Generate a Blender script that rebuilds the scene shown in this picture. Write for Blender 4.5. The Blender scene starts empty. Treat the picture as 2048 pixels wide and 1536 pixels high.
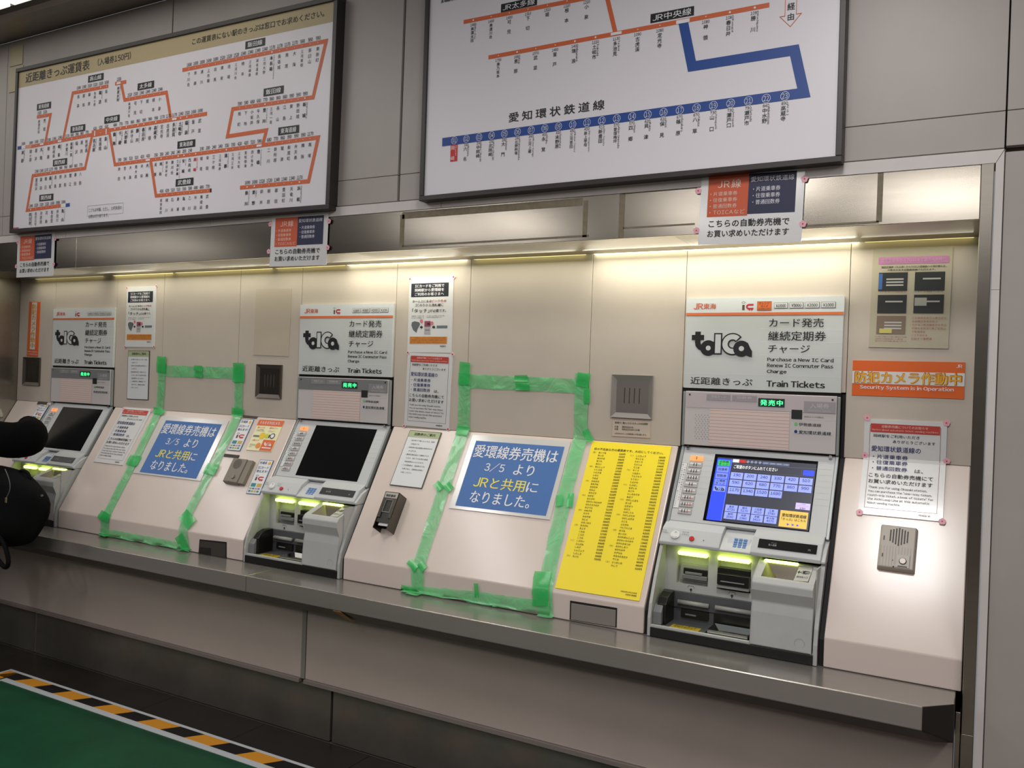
import bpy, math, random
import numpy as np
from mathutils import Vector, Matrix
R = random.Random(7)
SC = bpy.context.scene
COL = SC.collection
# ---------------------------------------------------------------- camera
FPX = 1711.29
CAX = np.array([[.8752154, -.0321037, .4826669], [.4824063, -.0159343, -.8758026], [.0358075, .9993575, .0015411]])
CAM = np.array([1.0249634, -3.2578896, 1.599438])
def fix_axes(M):
    x = M[:, 0] / np.linalg.norm(M[:, 0]); y = M[:, 1] - x * (x @ M[:, 1]); y /= np.linalg.norm(y)
    return np.stack([x, y, np.cross(x, y)], 1)
CAX = fix_axes(CAX)
cd = bpy.data.cameras.new('camera'); cam = bpy.data.objects.new('camera', cd); COL.objects.link(cam)
cd.sensor_width = 36; cd.lens = 36 * FPX / 2048; cd.clip_start = .05; cd.clip_end = 60
cam.matrix_world = Matrix([[*CAX[i], CAM[i]] for i in range(3)] + [[0, 0, 0, 1]])
SC.camera = cam
SC.view_settings.view_transform = 'Standard'; SC.view_settings.look = 'None'
SC.view_settings.exposure = -0.12; SC.view_settings.gamma = 1; SC.view_settings.use_curve_mapping = False
SC.cycles.use_denoising = True; SC.cycles.max_bounces = 7; SC.cycles.transparent_max_bounces = 12
SC.cycles.caustics_reflective = False; SC.cycles.caustics_refractive = False
SC.cycles.sample_clamp_indirect = 4
# ---------------------------------------------------------------- world and lamps
W = bpy.data.worlds.new('world'); SC.world = W; W.use_nodes = True
W.node_tree.nodes['Background'].inputs[0].default_value = (.9, .93, 1, 1)
W.node_tree.nodes['Background'].inputs[1].default_value = .25
def area(name, loc, size, power, color, rot=(0, 0, 0), spread=math.pi):
    l = bpy.data.lights.new(name, 'AREA'); l.shape = 'RECTANGLE'; l.size, l.size_y = size; l.energy = power; l.color = color; l.spread = spread
    o = bpy.data.objects.new(name, l); COL.objects.link(o); o.location = loc; o.rotation_euler = rot
    return o
CEIL = 3.47
LAMPS = [(.62, -2.06, .45, .64, 50), (-2.6, -2.4, .4, 2.2, 40), (-5.6, -2.6, .4, 2.2, 40), (2.6, -3.2, .4, 2.4, 48), (-.6, -4.4, .4, 2.2, 58),
         (.7, -6.2, 1.1, 1.2, 60), (-1.7, -6.4, .3, 1.4, 26), (-3.7, -6.1, .30, 1.2, 30), (-4.7, -6.1, .2, 1.2, 24), (-9.3, -6.0, .25, 1.2, 20), (-10.6, -6.0, .2, 1.2, 14)]
for lx, ly, sx, sy, pw in LAMPS:
    area('ceiling_lamp', (lx, ly, CEIL - .03), (sx, sy), pw * .74, (1, .965, .95))
# ---------------------------------------------------------------- helpers
def lin(c):
    return tuple(((v / 255) / 12.92 if v / 255 <= .04045 else ((v / 255 + .055) / 1.055) ** 2.4) for v in c) + (1,)
MATS = {}
def mat(name, rgb, rough=.5, metal=0., var=0., scale=8., coat=0., emit=0., alpha=1., spec=.5, bump=0., aniso=0., stretch=(1, 1, 1), stain=None):
    if name in MATS: return MATS[name]
    m = bpy.data.materials.new(name); m.use_nodes = True; nt = m.node_tree; b = nt.nodes['Principled BSDF']
    c = lin(rgb); b.inputs['Base Color'].default_value = c; b.inputs['Roughness'].default_value = rough; b.inputs['Metallic'].default_value = metal
    b.inputs['Specular IOR Level'].default_value = spec; b.inputs['Coat Weight'].default_value = coat; b.inputs['Coat Roughness'].default_value = .12
    b.inputs['Alpha'].default_value = alpha; b.inputs['Anisotropic'].default_value = aniso
    if emit: b.inputs['Emission Color'].default_value = c; b.inputs['Emission Strength'].default_value = emit
    if var or bump or stain:
        tc = nt.nodes.new('ShaderNodeTexCoord'); mp = nt.nodes.new('ShaderNodeMapping'); mp.inputs['Scale'].default_value = stretch
        nt.links.new(tc.outputs['Object'], mp.inputs[0])
        n = nt.nodes.new('ShaderNodeTexNoise'); n.inputs['Scale'].default_value = scale; n.inputs['Detail'].default_value = 6; n.inputs['Roughness'].default_value = .65
        nt.links.new(mp.outputs[0], n.inputs['Vector'])
        cur = None
        if var:
            r = nt.nodes.new('ShaderNodeValToRGB'); r.color_ramp.elements[0].position = .3; r.color_ramp.elements[1].position = .72
            r.color_ramp.elements[0].color = tuple(x * (1 - var) for x in c[:3]) + (1,); r.color_ramp.elements[1].color = tuple(min(1, x * (1 + var)) for x in c[:3]) + (1,)
            nt.links.new(n.outputs[0], r.inputs[0]); cur = r.outputs[0]
        if stain:
            v = nt.nodes.new('ShaderNodeTexNoise'); v.inputs['Scale'].default_value = 38; v.inputs['Detail'].default_value = 3
            nt.links.new(tc.outputs['Object'], v.inputs['Vector'])
            r2 = nt.nodes.new('ShaderNodeValToRGB'); r2.color_ramp.elements[0].position = stain[1]; r2.color_ramp.elements[0].color = (0, 0, 0, 1); r2.color_ramp.elements[1].position = stain[1] + .03
            nt.links.new(v.outputs[0], r2.inputs[0])
            mx = nt.nodes.new('ShaderNodeMix'); mx.data_type = 'RGBA'
            nt.links.new(r2.outputs[0], mx.inputs[0]); mx.inputs[7].default_value = lin(stain[0])
            if cur: nt.links.new(cur, mx.inputs[6])
            else: mx.inputs[6].default_value = c
            cur = mx.outputs[2]
        if cur: nt.links.new(cur, b.inputs['Base Color'])
        if bump:
            bp = nt.nodes.new('ShaderNodeBump'); bp.inputs['Strength'].default_value = bump; bp.inputs['Distance'].default_value = .01
            nt.links.new(n.outputs[0], bp.inputs['Height']); nt.links.new(bp.outputs[0], b.inputs['Normal'])
    MATS[name] = m; return m
INK = {}
def ink(rgb, rough=.5, emit=0.):
    k = (tuple(rgb), emit)
    if k not in INK: INK[k] = mat('ink_%d_%d_%d_%g' % (*rgb, emit), rgb, rough, emit=emit)
    return INK[k]
K = (21, 21, 24); WH = (235, 235, 238)

M_wall = mat('grey_wall_panel', (172, 165, 160), .42, var=.05, scale=3, stain=((120, 108, 100), .83), bump=.02)
M_wall_low = mat('pinkish_lower_panel', (184, 170, 162), .38, var=.04, scale=4, stain=((96, 74, 60), .825))
M_niche = mat('beige_niche_panel', (203, 192, 179), .34, var=.035, scale=5, stain=((150, 135, 118), .835))
M_cons = mat('pinkish_console_laminate', (222, 207, 198), .23, var=.015, scale=4, coat=.15, stain=((120, 105, 95), .86))
M_joint = mat('dark_joint', (88, 80, 74), .8)
M_trimw = mat('pale_trim', (214, 208, 205), .45, var=.04, scale=12, stain=((110, 96, 84), .8))
M_steel = mat('brushed_steel', (158, 152, 142), .30, 1., var=.06, scale=30, aniso=.6, stretch=(.05, 1, 1), bump=.01)
M_steelh = mat('brushed_header_steel', (172, 165, 153), .19, 1., var=.06, scale=30, aniso=.5, stretch=(.05, 1, 1), stain=((90, 84, 76), .84))
M_steeld = mat('dark_steel', (92, 88, 80), .28, 1., var=.08, scale=20)
M_ledge = mat('ledge_steel', (168, 163, 158), .21, .66, var=.05, scale=24, stretch=(.06, 1, 1))
M_kick = mat('kick_steel', (112, 108, 101), .30, .6, var=.2, scale=3)
M_floor = mat('dark_floor_tile', (38, 34, 31), .33, var=.15, scale=6)
M_ceil = mat('ceiling_grey', (112, 110, 108), .7)
M_board = mat('board_frame', (48, 43, 42), .42)
M_map = mat('map_film', (230, 227, 233), .4)
M_paper = mat('paper', (226, 226, 228), .55)
M_lam = mat('laminated_paper', (224, 224, 224), .3, coat=1., bump=.1, scale=10, var=.02)
M_film = mat('laminate_film', (225, 225, 220), .14, alpha=.28, bump=.3, scale=22)
M_mplate = mat('sign_plate_white', (206, 210, 209), .35)
M_mbody = mat('machine_body', (196, 199, 200), .36, var=.02, scale=10)
M_mlow = mat('machine_lower_body', (186, 187, 185), .42, var=.05, scale=9)
M_mpanel = mat('machine_panel', (208, 202, 201), .3, coat=.2)
M_rail = mat('machine_rail', (160, 166, 166), .35, .3)
M_black = mat('black_plastic', (22, 21, 21), .32)
M_dgrey = mat('dark_grey_plastic', (84, 86, 90), .4, var=.05)
M_mgrey = mat('mid_grey_plastic', (122, 124, 128), .4)
M_chrome = mat('chrome', (190, 190, 188), .18, 1.)
M_glow = mat('green_yellow_slot_lamp', (225, 250, 112), .4, emit=5.5)
M_green = mat('green_mat', (17, 74, 47), .34, var=.22, scale=5)
M_skin = mat('skin', (196, 150, 124), .5)
M_coat = mat('black_cloth', (9, 9, 10), .95, bump=.5, scale=26, spec=.1)
M_bag = mat('black_nylon', (8, 8, 9), .8, bump=.3, scale=40, spec=.15)
M_icom = mat('intercom_taupe', (134, 126, 114), .42)
M_icomr = mat('intercom_beige', (176, 168, 158), .42)

def link(o, parent=None):
    COL.objects.link(o)
    if parent is not None:
        o.parent = parent; o.matrix_parent_inverse = Matrix.Translation(parent.location).inverted()
    return o
def tag(o, label=None, cat=None, group=None, kind=None):
    for k, v in (('label', label), ('category', cat), ('group', group), ('kind', kind)):
        if v: o[k] = v
    return o
def thing(name, loc, label, cat, group=None):
    o = bpy.data.objects.new(name, None); o.location = loc; o.empty_display_size = .05; COL.objects.link(o)
    return tag(o, label, cat, group)
class MB:
    def __init__(s): s.v = []; s.f = []; s.m = []
    def add(s, vs, fs, mi=0):
        n = len(s.v); s.v += [tuple(v) for v in vs]; s.f += [tuple(n + i for i in f) for f in fs]; s.m += [mi] * len(fs); return s
    def quad(s, a, b, c, d, mi=0): return s.add([a, b, c, d], [(0, 1, 2, 3)], mi)
    def hexa(s, p, mi=0):   # 8 points: bottom loop then top loop
        return s.add(p, [(3, 2, 1, 0), (4, 5, 6, 7), (0, 1, 5, 4), (1, 2, 6, 5), (2, 3, 7, 6), (3, 0, 4, 7)], mi)
    def box(s, x0, x1, y0, y1, z0, z1, mi=0):
        return s.hexa([(x0, y0, z0), (x1, y0, z0), (x1, y1, z0), (x0, y1, z0), (x0, y0, z1), (x1, y0, z1), (x1, y1, z1), (x0, y1, z1)], mi)
    def fbox(s, F, a0, a1, b0, b1, h0, h1, mi=0):  # box in a frame
        p = [F(a0, b0, h0), F(a1, b0, h0), F(a1, b1, h0), F(a0, b1, h0), F(a0, b0, h1), F(a1, b0, h1), F(a1, b1, h1), F(a0, b1, h1)]
        return s.hexa(p, mi)
    def ext(s, poly, x0, x1, mi=0):   # (y,z) polygon extruded along x
        n = len(poly); vs = [(x0, y, z) for y, z in poly] + [(x1, y, z) for y, z in poly]
        fs = [tuple(range(n)), tuple(range(2 * n - 1, n - 1, -1))] + [(i, n + i, n + (i + 1) % n, (i + 1) % n) for i in range(n)]
        return s.add(vs, fs, mi)
    def cyl(s, c, ax, r, h, n=20, mi=0, r2=None):
        c = Vector(c); ax = Vector(ax).normalized(); u = ax.orthogonal().normalized(); w = ax.cross(u); r2 = r if r2 is None else r2
        vs = [c + (u * math.cos(t) + w * math.sin(t)) * r for t in [2 * math.pi * i / n for i in range(n)]]
        vs += [c + ax * h + (u * math.cos(t) + w * math.sin(t)) * r2 for t in [2 * math.pi * i / n for i in range(n)]]
        fs = [tuple(range(n - 1, -1, -1)), tuple(range(n, 2 * n))] + [(i, (i + 1) % n, n + (i + 1) % n, n + i) for i in range(n)]
        return s.add(vs, fs, mi)
    def build(s, name, mats, parent=None, bevel=0, smooth=False, seg=2, **kw):
        me = bpy.data.meshes.new(name); me.from_pydata([tuple(map(float, v)) for v in s.v], [], s.f)
        for m in (mats if isinstance(mats, (list, tuple)) else [mats]): me.materials.append(m)
        me.polygons.foreach_set('material_index', s.m)
        if smooth: me.polygons.foreach_set('use_smooth', [True] * len(s.f))
        me.update()
        o = bpy.data.objects.new(name, me); link(o, parent)
        if bevel:
            b = o.modifiers.new('bevel', 'BEVEL'); b.width = bevel; b.segments = seg; b.limit_method = 'ANGLE'; b.harden_normals = False
        return tag(o, **kw)
# ---------------------------------------------------------------- picture point -> place on a real surface
def ray(p): return CAX @ np.array([(p[0] - 1024) / FPX, -(p[1] - 768) / FPX, -1.])
def at_y(p, y): d = ray(p); return CAM + d * ((y - CAM[1]) / d[1])
def at_z(p, z): d = ray(p); return CAM + d * ((z - CAM[2]) / d[2])
def at_x(p, x): d = ray(p); return CAM + d * ((x - CAM[0]) / d[0])
D = -.346          # front wall plane
LZ = .714          # ledge height
PROF = [(0, 2.3), (0, 1.377), (-.3286, .81), (-.3286, LZ), (-.53, LZ), (-.53, .644)]
SEG = []; _s = 0
for (y0, z0), (y1, z1) in zip(PROF, PROF[1:]):
    L = math.hypot(y1 - y0, z1 - z0); SEG.append((y0, z0, (y1 - y0) / L, (z1 - z0) / L, _s, L)); _s += L
def prof(x, b, h=0.):       # x, minus arc length, height above the surface
    s = -b
    for i, (y0, z0, dy, dz, s0, L) in enumerate(SEG):
        if s < s0 + L or i == len(SEG) - 1:
            t = s - s0; return (x, y0 + dy * t + dz * h, z0 + dz * t - dy * h)
def prof_hit(p):
    best = None
    d = ray(p)
    for y0, z0, dy, dz, s0, L in SEG:
        n = np.array([0, dz, -dy]); den = d @ n
        if abs(den) < 1e-9: continue
        t = ((np.array([0, y0, z0]) - CAM) @ n) / den; P = CAM + d * t
        s = (P[1] - y0) * dy + (P[2] - z0) * dz
        if t > 0 and -1e-6 <= s <= L + 1e-6 and (best is None or t < best[0]): best = (t, P[0], -(s0 + s))
    if best is None: raise ValueError(p)
    return best[1], best[2]
class Vert:                 # a vertical plane facing -y
    def __init__(s, y): s.y = y
    def P(s, a, b, h=0.): return (a, s.y - h, b)
    def hit(s, p): q = at_y(p, s.y); return q[0], q[2]
class Prof:
    P = staticmethod(prof); hit = staticmethod(prof_hit)
class Plane:
    def __init__(s, o, ex, ey): s.o = np.array(o, float); s.ex = np.array(ex, float); s.ey = np.array(ey, float); s.n = np.cross(s.ex, s.ey)
    def P(s, a, b, h=0.): return tuple(s.o + s.ex * a + s.ey * b + s.n * h)
    def hit(s, p):
        d = ray(p); t = ((s.o - CAM) @ s.n) / (d @ s.n); q = CAM + d * t - s.o; return q @ s.ex, q @ s.ey
def homog(src, dst):
    A = []; B = []
    for (x, y), (u, v) in zip(src, dst):
        A.append([x, y, 1, 0, 0, 0, -u * x, -u * y]); B.append(u); A.append([0, 0, 0, x, y, 1, -v * x, -v * y]); B.append(v)
    h = np.linalg.solve(np.array(A), np.array(B)); return np.append(h, 1).reshape(3, 3)
class Sheet:
    """a flat rectangular thing: w x h, origin at its lower left corner, lying on a surface"""
    def __init__(s, F, corners, cs=(0, 0, 1), lift=.002):
        s.F = F; s.cs = cs; s.lift = lift
        q = [np.array(F.hit(s.full(c))) for c in corners]   # TL TR BR BL
        s.w = (np.linalg.norm(q[1] - q[0]) + np.linalg.norm(q[2] - q[3])) / 2
        s.h = (np.linalg.norm(q[3] - q[0]) + np.linalg.norm(q[2] - q[1])) / 2
        c = sum(q) / 4; e = (q[1] - q[0] + q[2] - q[3]); e /= np.linalg.norm(e); up = np.array([-e[1], e[0]])
        s.o = c - e * s.w / 2 - up * s.h / 2; s.e = e; s.up = up
        s.H = homog(q, [(0, s.h), (s.w, s.h), (s.w, 0), (0, 0)])
    def full(s, p): return (s.cs[0] + p[0] / s.cs[2], s.cs[1] + p[1] / s.cs[2])
    def L(s, p):
        q = s.H @ np.array([*s.F.hit(s.full(p)), 1.]); return q[:2] / q[2]
    def P(s, a, b, h=0.):
        q = s.o + s.e * a + s.up * b; return s.F.P(q[0], q[1], h + s.lift)
    def loc(s): return Vector(s.P(s.w / 2, 0, 0))
    def slab(s, th=.001, a0=None, a1=None, b0=None, b1=None, rows=1, wave=0, mb=None, mi=0):
        a0 = 0 if a0 is None else a0; a1 = s.w if a1 is None else a1; b0 = 0 if b0 is None else b0; b1 = s.h if b1 is None else b1
        mb = mb or MB(); n = rows
        L = [[s.P(a, b0 + (b1 - b0) * i / n, h) for a, h in ((a0, -s.lift), (a1, -s.lift), (a1, th), (a0, th))] for i in range(n + 1)]
        vs = [v for l in L for v in l]; fs = [(3, 2, 1, 0), tuple(4 * n + k for k in range(4))]
        for i in range(n):
            for k in range(4): fs.append((4 * i + k, 4 * i + (k + 1) % 4, 4 * i + 4 + (k + 1) % 4, 4 * i + 4 + k))
        return mb.add(vs, fs, mi)
# ---------------------------------------------------------------- glyphs
GL = {}
def glyph(ch, res):
    k = (ch, res)
    if k in GL: return GL[k]
    src = ch
    if '!' <= ch <= '~': src = chr(ord(ch) + 0xFEE0)
    if ch == '¥': src = '￥'
    c = bpy.data.curves.new('t', 'FONT'); c.body = src; c.resolution_u = res; c.fill_mode = 'FRONT'
    o = bpy.data.objects.new('t', c); COL.objects.link(o)
    m = bpy.data.meshes.new_from_object(o.evaluated_get(bpy.context.evaluated_depsgraph_get()))
    v = np.zeros(len(m.vertices) * 3); m.vertices.foreach_get('co', v); v = v.reshape(-1, 3)[:, :2]
    f = [tuple(p.vertices) for p in m.polygons]
    bpy.data.objects.remove(o); bpy.data.meshes.remove(m); bpy.data.curves.remove(c)
    if ('!' <= ch <= '~' or ch == '¥') and len(v):
        w = v[:, 0].max() - v[:, 0].min(); v[:, 0] -= v[:, 0].min() - .04; adv = w + .09
        if ch in '1Il.,:!|': adv += .03
    else: adv = 1.0 if len(v) or ch == '　' else .28
    GL[k] = (v, f, adv); return GL[k]
def layout(st, res, track=0.):
    V = []; Fc = []; x = 0; n = 0
    for ch in st:
        v, f, a = glyph(ch, res) if ch not in ' 　' else (np.zeros((0, 2)), [], .3 if ch == ' ' else 1.)
        if len(v): V.append(v + [x, 0]); Fc += [tuple(i + n for i in q) for q in f]; n += len(v)
        x += a + track
    return (np.concatenate(V) if V else np.zeros((0, 2))), Fc
class Print:
    def __init__(s, sh): s.n = 0; s.sh = sh; s.mb = MB(); s.mats = []; s.ix = {}
    def eps(s): s.n = (s.n + 1) % 90; return s.n * 4e-6
    def mi(s, col):
        m = col if not isinstance(col, tuple) else ink(col)
        if m.name not in s.ix: s.ix[m.name] = len(s.mats); s.mats.append(m)
        return s.ix[m.name]
    def box2(s, p0, p1, uv):
        if uv: a0, b0 = p0[0] * s.sh.w, (1 - p0[1]) * s.sh.h; a1, b1 = p1[0] * s.sh.w, (1 - p1[1]) * s.sh.h
        else: (a0, b0), (a1, b1) = s.sh.L(p0), s.sh.L(p1)
        return a0, b0, a1, b1
    def lrect(s, a0, b0, a1, b1, col, lvl=1):
        if a0 > a1: a0, a1 = a1, a0
        if b0 > b1: b0, b1 = b1, b0
        h = .0011 + lvl * .0004 + s.eps(); n = max(1, int((b1 - b0) / .03)) if s.sh.F is Prof else 1
        for i in range(n):
            y0 = b0 + (b1 - b0) * i / n; y1 = b0 + (b1 - b0) * (i + 1) / n
            s.mb.quad(s.sh.P(a0, y0, h), s.sh.P(a1, y0, h), s.sh.P(a1, y1, h), s.sh.P(a0, y1, h), s.mi(col))
    def rect(s, p0, p1, col, lvl=1, uv=False): s.lrect(*s.box2(p0, p1, uv), col, lvl)
    def lbox(s, a0, b0, a1, b1, col, t, lvl=2):
        if a0 > a1: a0, a1 = a1, a0
        if b0 > b1: b0, b1 = b1, b0
        s.lrect(a0, b0, a1, b0 + t, col, lvl); s.lrect(a0, b1 - t, a1, b1, col, lvl); s.lrect(a0, b0 + t, a0 + t, b1 - t, col, lvl); s.lrect(a1 - t, b0 + t, a1, b1 - t, col, lvl)
    def frame(s, p0, p1, col, t=.001, lvl=2, uv=False): s.lbox(*s.box2(p0, p1, uv), col, t, lvl)
    def lpoly(s, pts, col, lvl=1):
        h = .0011 + lvl * .0004 + s.eps(); s.mb.add([s.sh.P(a, b, h) for a, b in pts], [tuple(range(len(pts)))], s.mi(col))
    def poly(s, pts, col, lvl=1, uv=False):
        s.lpoly([(p[0] * s.sh.w, (1 - p[1]) * s.sh.h) if uv else tuple(s.sh.L(p)) for p in pts], col, lvl)
    def lline(s, pts, w, col, lvl=1):    # mitred ribbon
        pts = [np.array(p) for p in pts]; L = []; n = len(pts)
        for i in range(n):
            d0 = (pts[i] - pts[i - 1]) if i else (pts[1] - pts[0]); d1 = (pts[i + 1] - pts[i]) if i < n - 1 else d0
            d0 = d0 / np.linalg.norm(d0); d1 = d1 / np.linalg.norm(d1)
            n0 = np.array([-d0[1], d0[0]]); n1 = np.array([-d1[1], d1[0]]); m = n0 + n1; m = m / max(m @ m, .2) * 2
            L.append((pts[i] + m * w / 2, pts[i] - m * w / 2))
        h = .0011 + lvl * .0004 + s.eps()
        for (a, b), (c, d) in zip(L, L[1:]): s.mb.quad(*[s.sh.P(q[0], q[1], h) for q in (b, d, c, a)], s.mi(col))
    def line(s, pts, w, col, lvl=1, uv=False):
        s.lline([(p[0] * s.sh.w, (1 - p[1]) * s.sh.h) if uv else s.sh.L(p) for p in pts], w, col, lvl)
    def ldisc(s, a, b, r, col, lvl=2, n=14, ry=None, ri=0, t0=0, t1=2 * math.pi):
        h = .0011 + lvl * .0004 + s.eps(); ry = ry or r
        T = [t0 + (t1 - t0) * i / n for i in range(n + 1)]
        o = [s.sh.P(a + r * math.cos(t), b + ry * math.sin(t), h) for t in T]
        if ri:
            q = [s.sh.P(a + ri * math.cos(t), b + ri * ry / r * math.sin(t), h) for t in T]
            for i in range(n): s.mb.quad(q[i], o[i], o[i + 1], q[i + 1], s.mi(col))
        else: s.mb.add(o[:-1] if t1 - t0 > 6.2 else o + [s.sh.P(a, b, h)], [tuple(range(n if t1 - t0 > 6.2 else n + 2))], s.mi(col))
    def disc(s, p, r, col, lvl=2, uv=False, **k):
        a, b = (p[0] * s.sh.w, (1 - p[1]) * s.sh.h) if uv else s.sh.L(p); s.ldisc(a, b, r, col, lvl, **k)
    def ltext(s, st, a0, b1, a1, b0, col, bold=0, lvl=3, rot=0, res=None, fit=True, track=0.):
        """fit the ink box of the string into the rectangle; rot=90: reads top to bottom"""
        if a0 > a1: a0, a1 = a1, a0
        if b0 > b1: b0, b1 = b1, b0
        hh = (a1 - a0) if rot else (b1 - b0)
        res = res or (2 if hh < .03 else 3 if hh < .06 else 5)
        v, f = layout(st, res, track)
        if not len(v): return
        v = v - v.min(0); W_, H_ = v.max(0)
        H_ = max(H_, .12) ; W_ = max(W_, .05)
        v = v / [W_, H_]; h = .0011 + lvl * .0004 + s.eps(); mi = s.mi(col)
        cp = [(0, 0)] if not bold else [(-bold, 0), (bold, 0), (0, bold * .7)] 
        em = hh
        for ci, (dx, dy) in enumerate(cp):
            h += .00007 * ci
            if rot: P = [s.sh.P(a0 + q[1] * (a1 - a0) + dy * em, b1 - q[0] * (b1 - b0) + dx * em, h) for q in v]
            else: P = [s.sh.P(a0 + q[0] * (a1 - a0) + dx * em, b0 + q[1] * (b1 - b0) + dy * em, h) for q in v]
            s.mb.add(P, f, mi)
    def text(s, st, p0, p1, col=K, bold=0, uv=False, rot=0, lvl=3, **k):
        a0, b0, a1, b1 = s.box2(p0, p1, uv); s.ltext(st, a0, b0, a1, b1, col, bold, lvl, rot, **k)
    def lvtext(s, st, a, b1, b0, w, col, bold=0, lvl=3):
        """characters stacked downwards, centred on a, cell ink width w"""
        n = len(st); H = b1 - b0
        if n == 1: s.lglyph(st, a, b1 - w / 2, w, w, col, bold, lvl); return
        ch = min(w, H / n * .96); step = (H - ch) / (n - 1)
        for i, c in enumerate(st): s.lglyph(c, a, b1 - ch / 2 - i * step, w, ch, col, bold, lvl)
    def lglyph(s, c, a, b, w, hgt, col, bold=0, lvl=3):
        v, f, _ = glyph(c, 2)
        if not len(v): return
        h = .0011 + lvl * .0004 + s.eps()
        for dx in ((0,) if not bold else (-bold, bold)):
            h += .00007
            s.mb.add([s.sh.P(a + (q[0] - .5 + dx) * w * 1.05, b + (q[1] - .36) * hgt * 1.05, h) for q in v], f, s.mi(col))
    def greek(s, p0, p1, col, n, uv=True, seed=1, fill=.62):
        """lines of print too small to read"""
        a0, b0, a1, b1 = s.box2(p0, p1, uv); r = random.Random(seed)
        src = 'をご利用のきっぷ乗車券駅発売機定期お客様へ改札口当日有効購入くださいますので案内'
        for i in range(n):
            bt = b0 + (b1 - b0) * i / n; bb = b0 + (b1 - b0) * (i + fill) / n
            e = a1 if r.random() < .7 else a0 + (a1 - a0) * r.uniform(.4, .9)
            k = max(4, int(abs(e - a0) / (abs(bt - bb) * 1.1))); k = min(k, 30)
            s.ltext(''.join(r.choice(src) for _ in range(k)), a0, bt, e, bb, col)
    def build(s, name='print', parent=None, **kw):
        kw.setdefault('kind', 'stuff')
        return s.mb.build(name, s.mats, parent, **kw)
NW = Vert(0.); FW = Vert(D); ON = Prof
# ================================================================ the setting
XL = -4.372; XR = 1.0
def struct(o): o['kind'] = 'structure'; return o
def empty_struct(name, loc=(0, 0, 0)):
    o = bpy.data.objects.new(name, None); o.location = loc; o.empty_display_size = .05; COL.objects.link(o); o['kind'] = 'structure'; return o
fl = empty_struct('floor', (0, 0, 0))
MB().box(-13, 4.2, -9.2, 0, -.06, -.004).build('bed', M_joint, fl)
MB().box(-13, -8.41, -9.2, D, -.02, 0).build('far_floor', M_floor, fl)
tile = tile_far = None; TS = .6
for i in range(-14, 7):
    for j in range(0, 10):
        x0, y1 = i * TS, D - .0 - j * TS
        if tile is None: tile = MB().box(.0015, TS - .0015, -TS + .0015, -.0015, -.02, 0).build('tile', M_floor, fl, bevel=.001, seg=1); t = tile; t.location = (x0, y1, 0)
        else:
            t = tile.copy(); COL.objects.link(t); t.location = (x0, y1, 0)
        if j >= 2:
            if tile_far is None: t.data = t.data.copy(); t.data.materials[0] = mat('pale_floor_tile', (128, 122, 116), .35, var=.1, scale=6); tile_far = t.data  # out-of-view tiles made paler to brighten the ledge front that reflects them
            t.data = tile_far
cl = empty_struct('ceiling', (0, 0, CEIL))
ct = None
for i in range(-11, 4):
    for j in range(0, 7):
        y1 = (-.62 if i > -1 else -1.22) - j * 1.2
        if ct is None: ct = MB().box(.003, 1.197, -1.197, -.003, 0, .03).build('panel', M_ceil, cl); t = ct
        else: t = ct.copy(); COL.objects.link(t)
        t.location = (i * 1.2, y1, CEIL)
# grey steel soffit strip along the wall head and the bright cove beside it
struct(MB().ext([(D, CEIL), (-.545, CEIL), (-.575, CEIL + .012), (-.60, CEIL + .03), (-.60, CEIL + .06), (D, CEIL + .06)], -13, 4.2).build('trim_1', M_steel))
cv = thing('ceiling_light', (-4, -.9, CEIL), 'bright white ceiling light panel above the far fare map', 'light')
for i in range(5): MB().box(-10.7 + i * 1.8, -8.94 + i * 1.8, -1.20, -.61, CEIL + .02, CEIL + .04).build('diffuser', mat('cove_diffuser', (255, 252, 246), .5, emit=1.1), cv)
# back and side walls of the concourse (seen only in reflections)
wb = empty_struct('wall_back', (0, -9.2, 0))
for i in range(14):
    x0 = -13 + i * 1.24
    MB().box(x0 + .003, x0 + 1.237, -9.24, -9.2, 0, CEIL).build('panel', mat('back_panel', (150, 146, 140), .6) if i % 3 else mat('back_panel_dark', (46, 44, 42), .5), wb)
struct(MB().box(-13.06, -13, -9.2, D, 0, CEIL).build('wall_left', M_wall)); struct(MB().box(4.2, 4.26, -9.2, D, 0, CEIL).build('wall_right', M_wall))
# front wall: upper panels, right panels, lower panels
wf = empty_struct('wall_front', (0, D, 0))
MB().box(-13, 4.2, D + .03, 0.0, 2.36, CEIL).build('backing', M_joint, wf)
MB().box(1.06, 4.2, D + .03, 0.3, 0, 2.36).build('backing', M_joint, wf)
g = .0035
for x0, x1 in ((-13, -8.2), (-8.2, -5.4), (-5.4, -3.999), (-3.999, -2.6), (-2.6, -1.159), (-1.159, 1.058), (1.058, 2.6), (2.6, 4.2)):
    gg = .006 if x0 in (-1.159,) or x1 == -1.159 else .0022
    for z0, z1 in ((2.346, 2.457), (2.457, CEIL)):
        MB().box(x0 + gg, x1 - (gg if x1 == -1.159 else .0022), D, D + .028, z0 + (.006 if z0 < 2.4 and x0 > 1 else .0012), z1 - .0008).build('panel', M_wall, wf, bevel=.001, seg=1)
for x0, x1 in ((1.0575, 2.6), (2.6, 4.2)):
    MB().box(x0 + .0015, x1 - .002, D, D + .028, 0, 2.334).build('panel', M_wall, wf, bevel=.001, seg=1)
# left end of the niche: stainless return and the wall beyond
struct(MB().box(XL - .03, XL, D, .02, 0, 2.3).build('trim_2', M_steel))
MB().box(-13, XL - .03, D, D + .028, 0, 2.346).build('panel', M_wall, wf)
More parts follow.
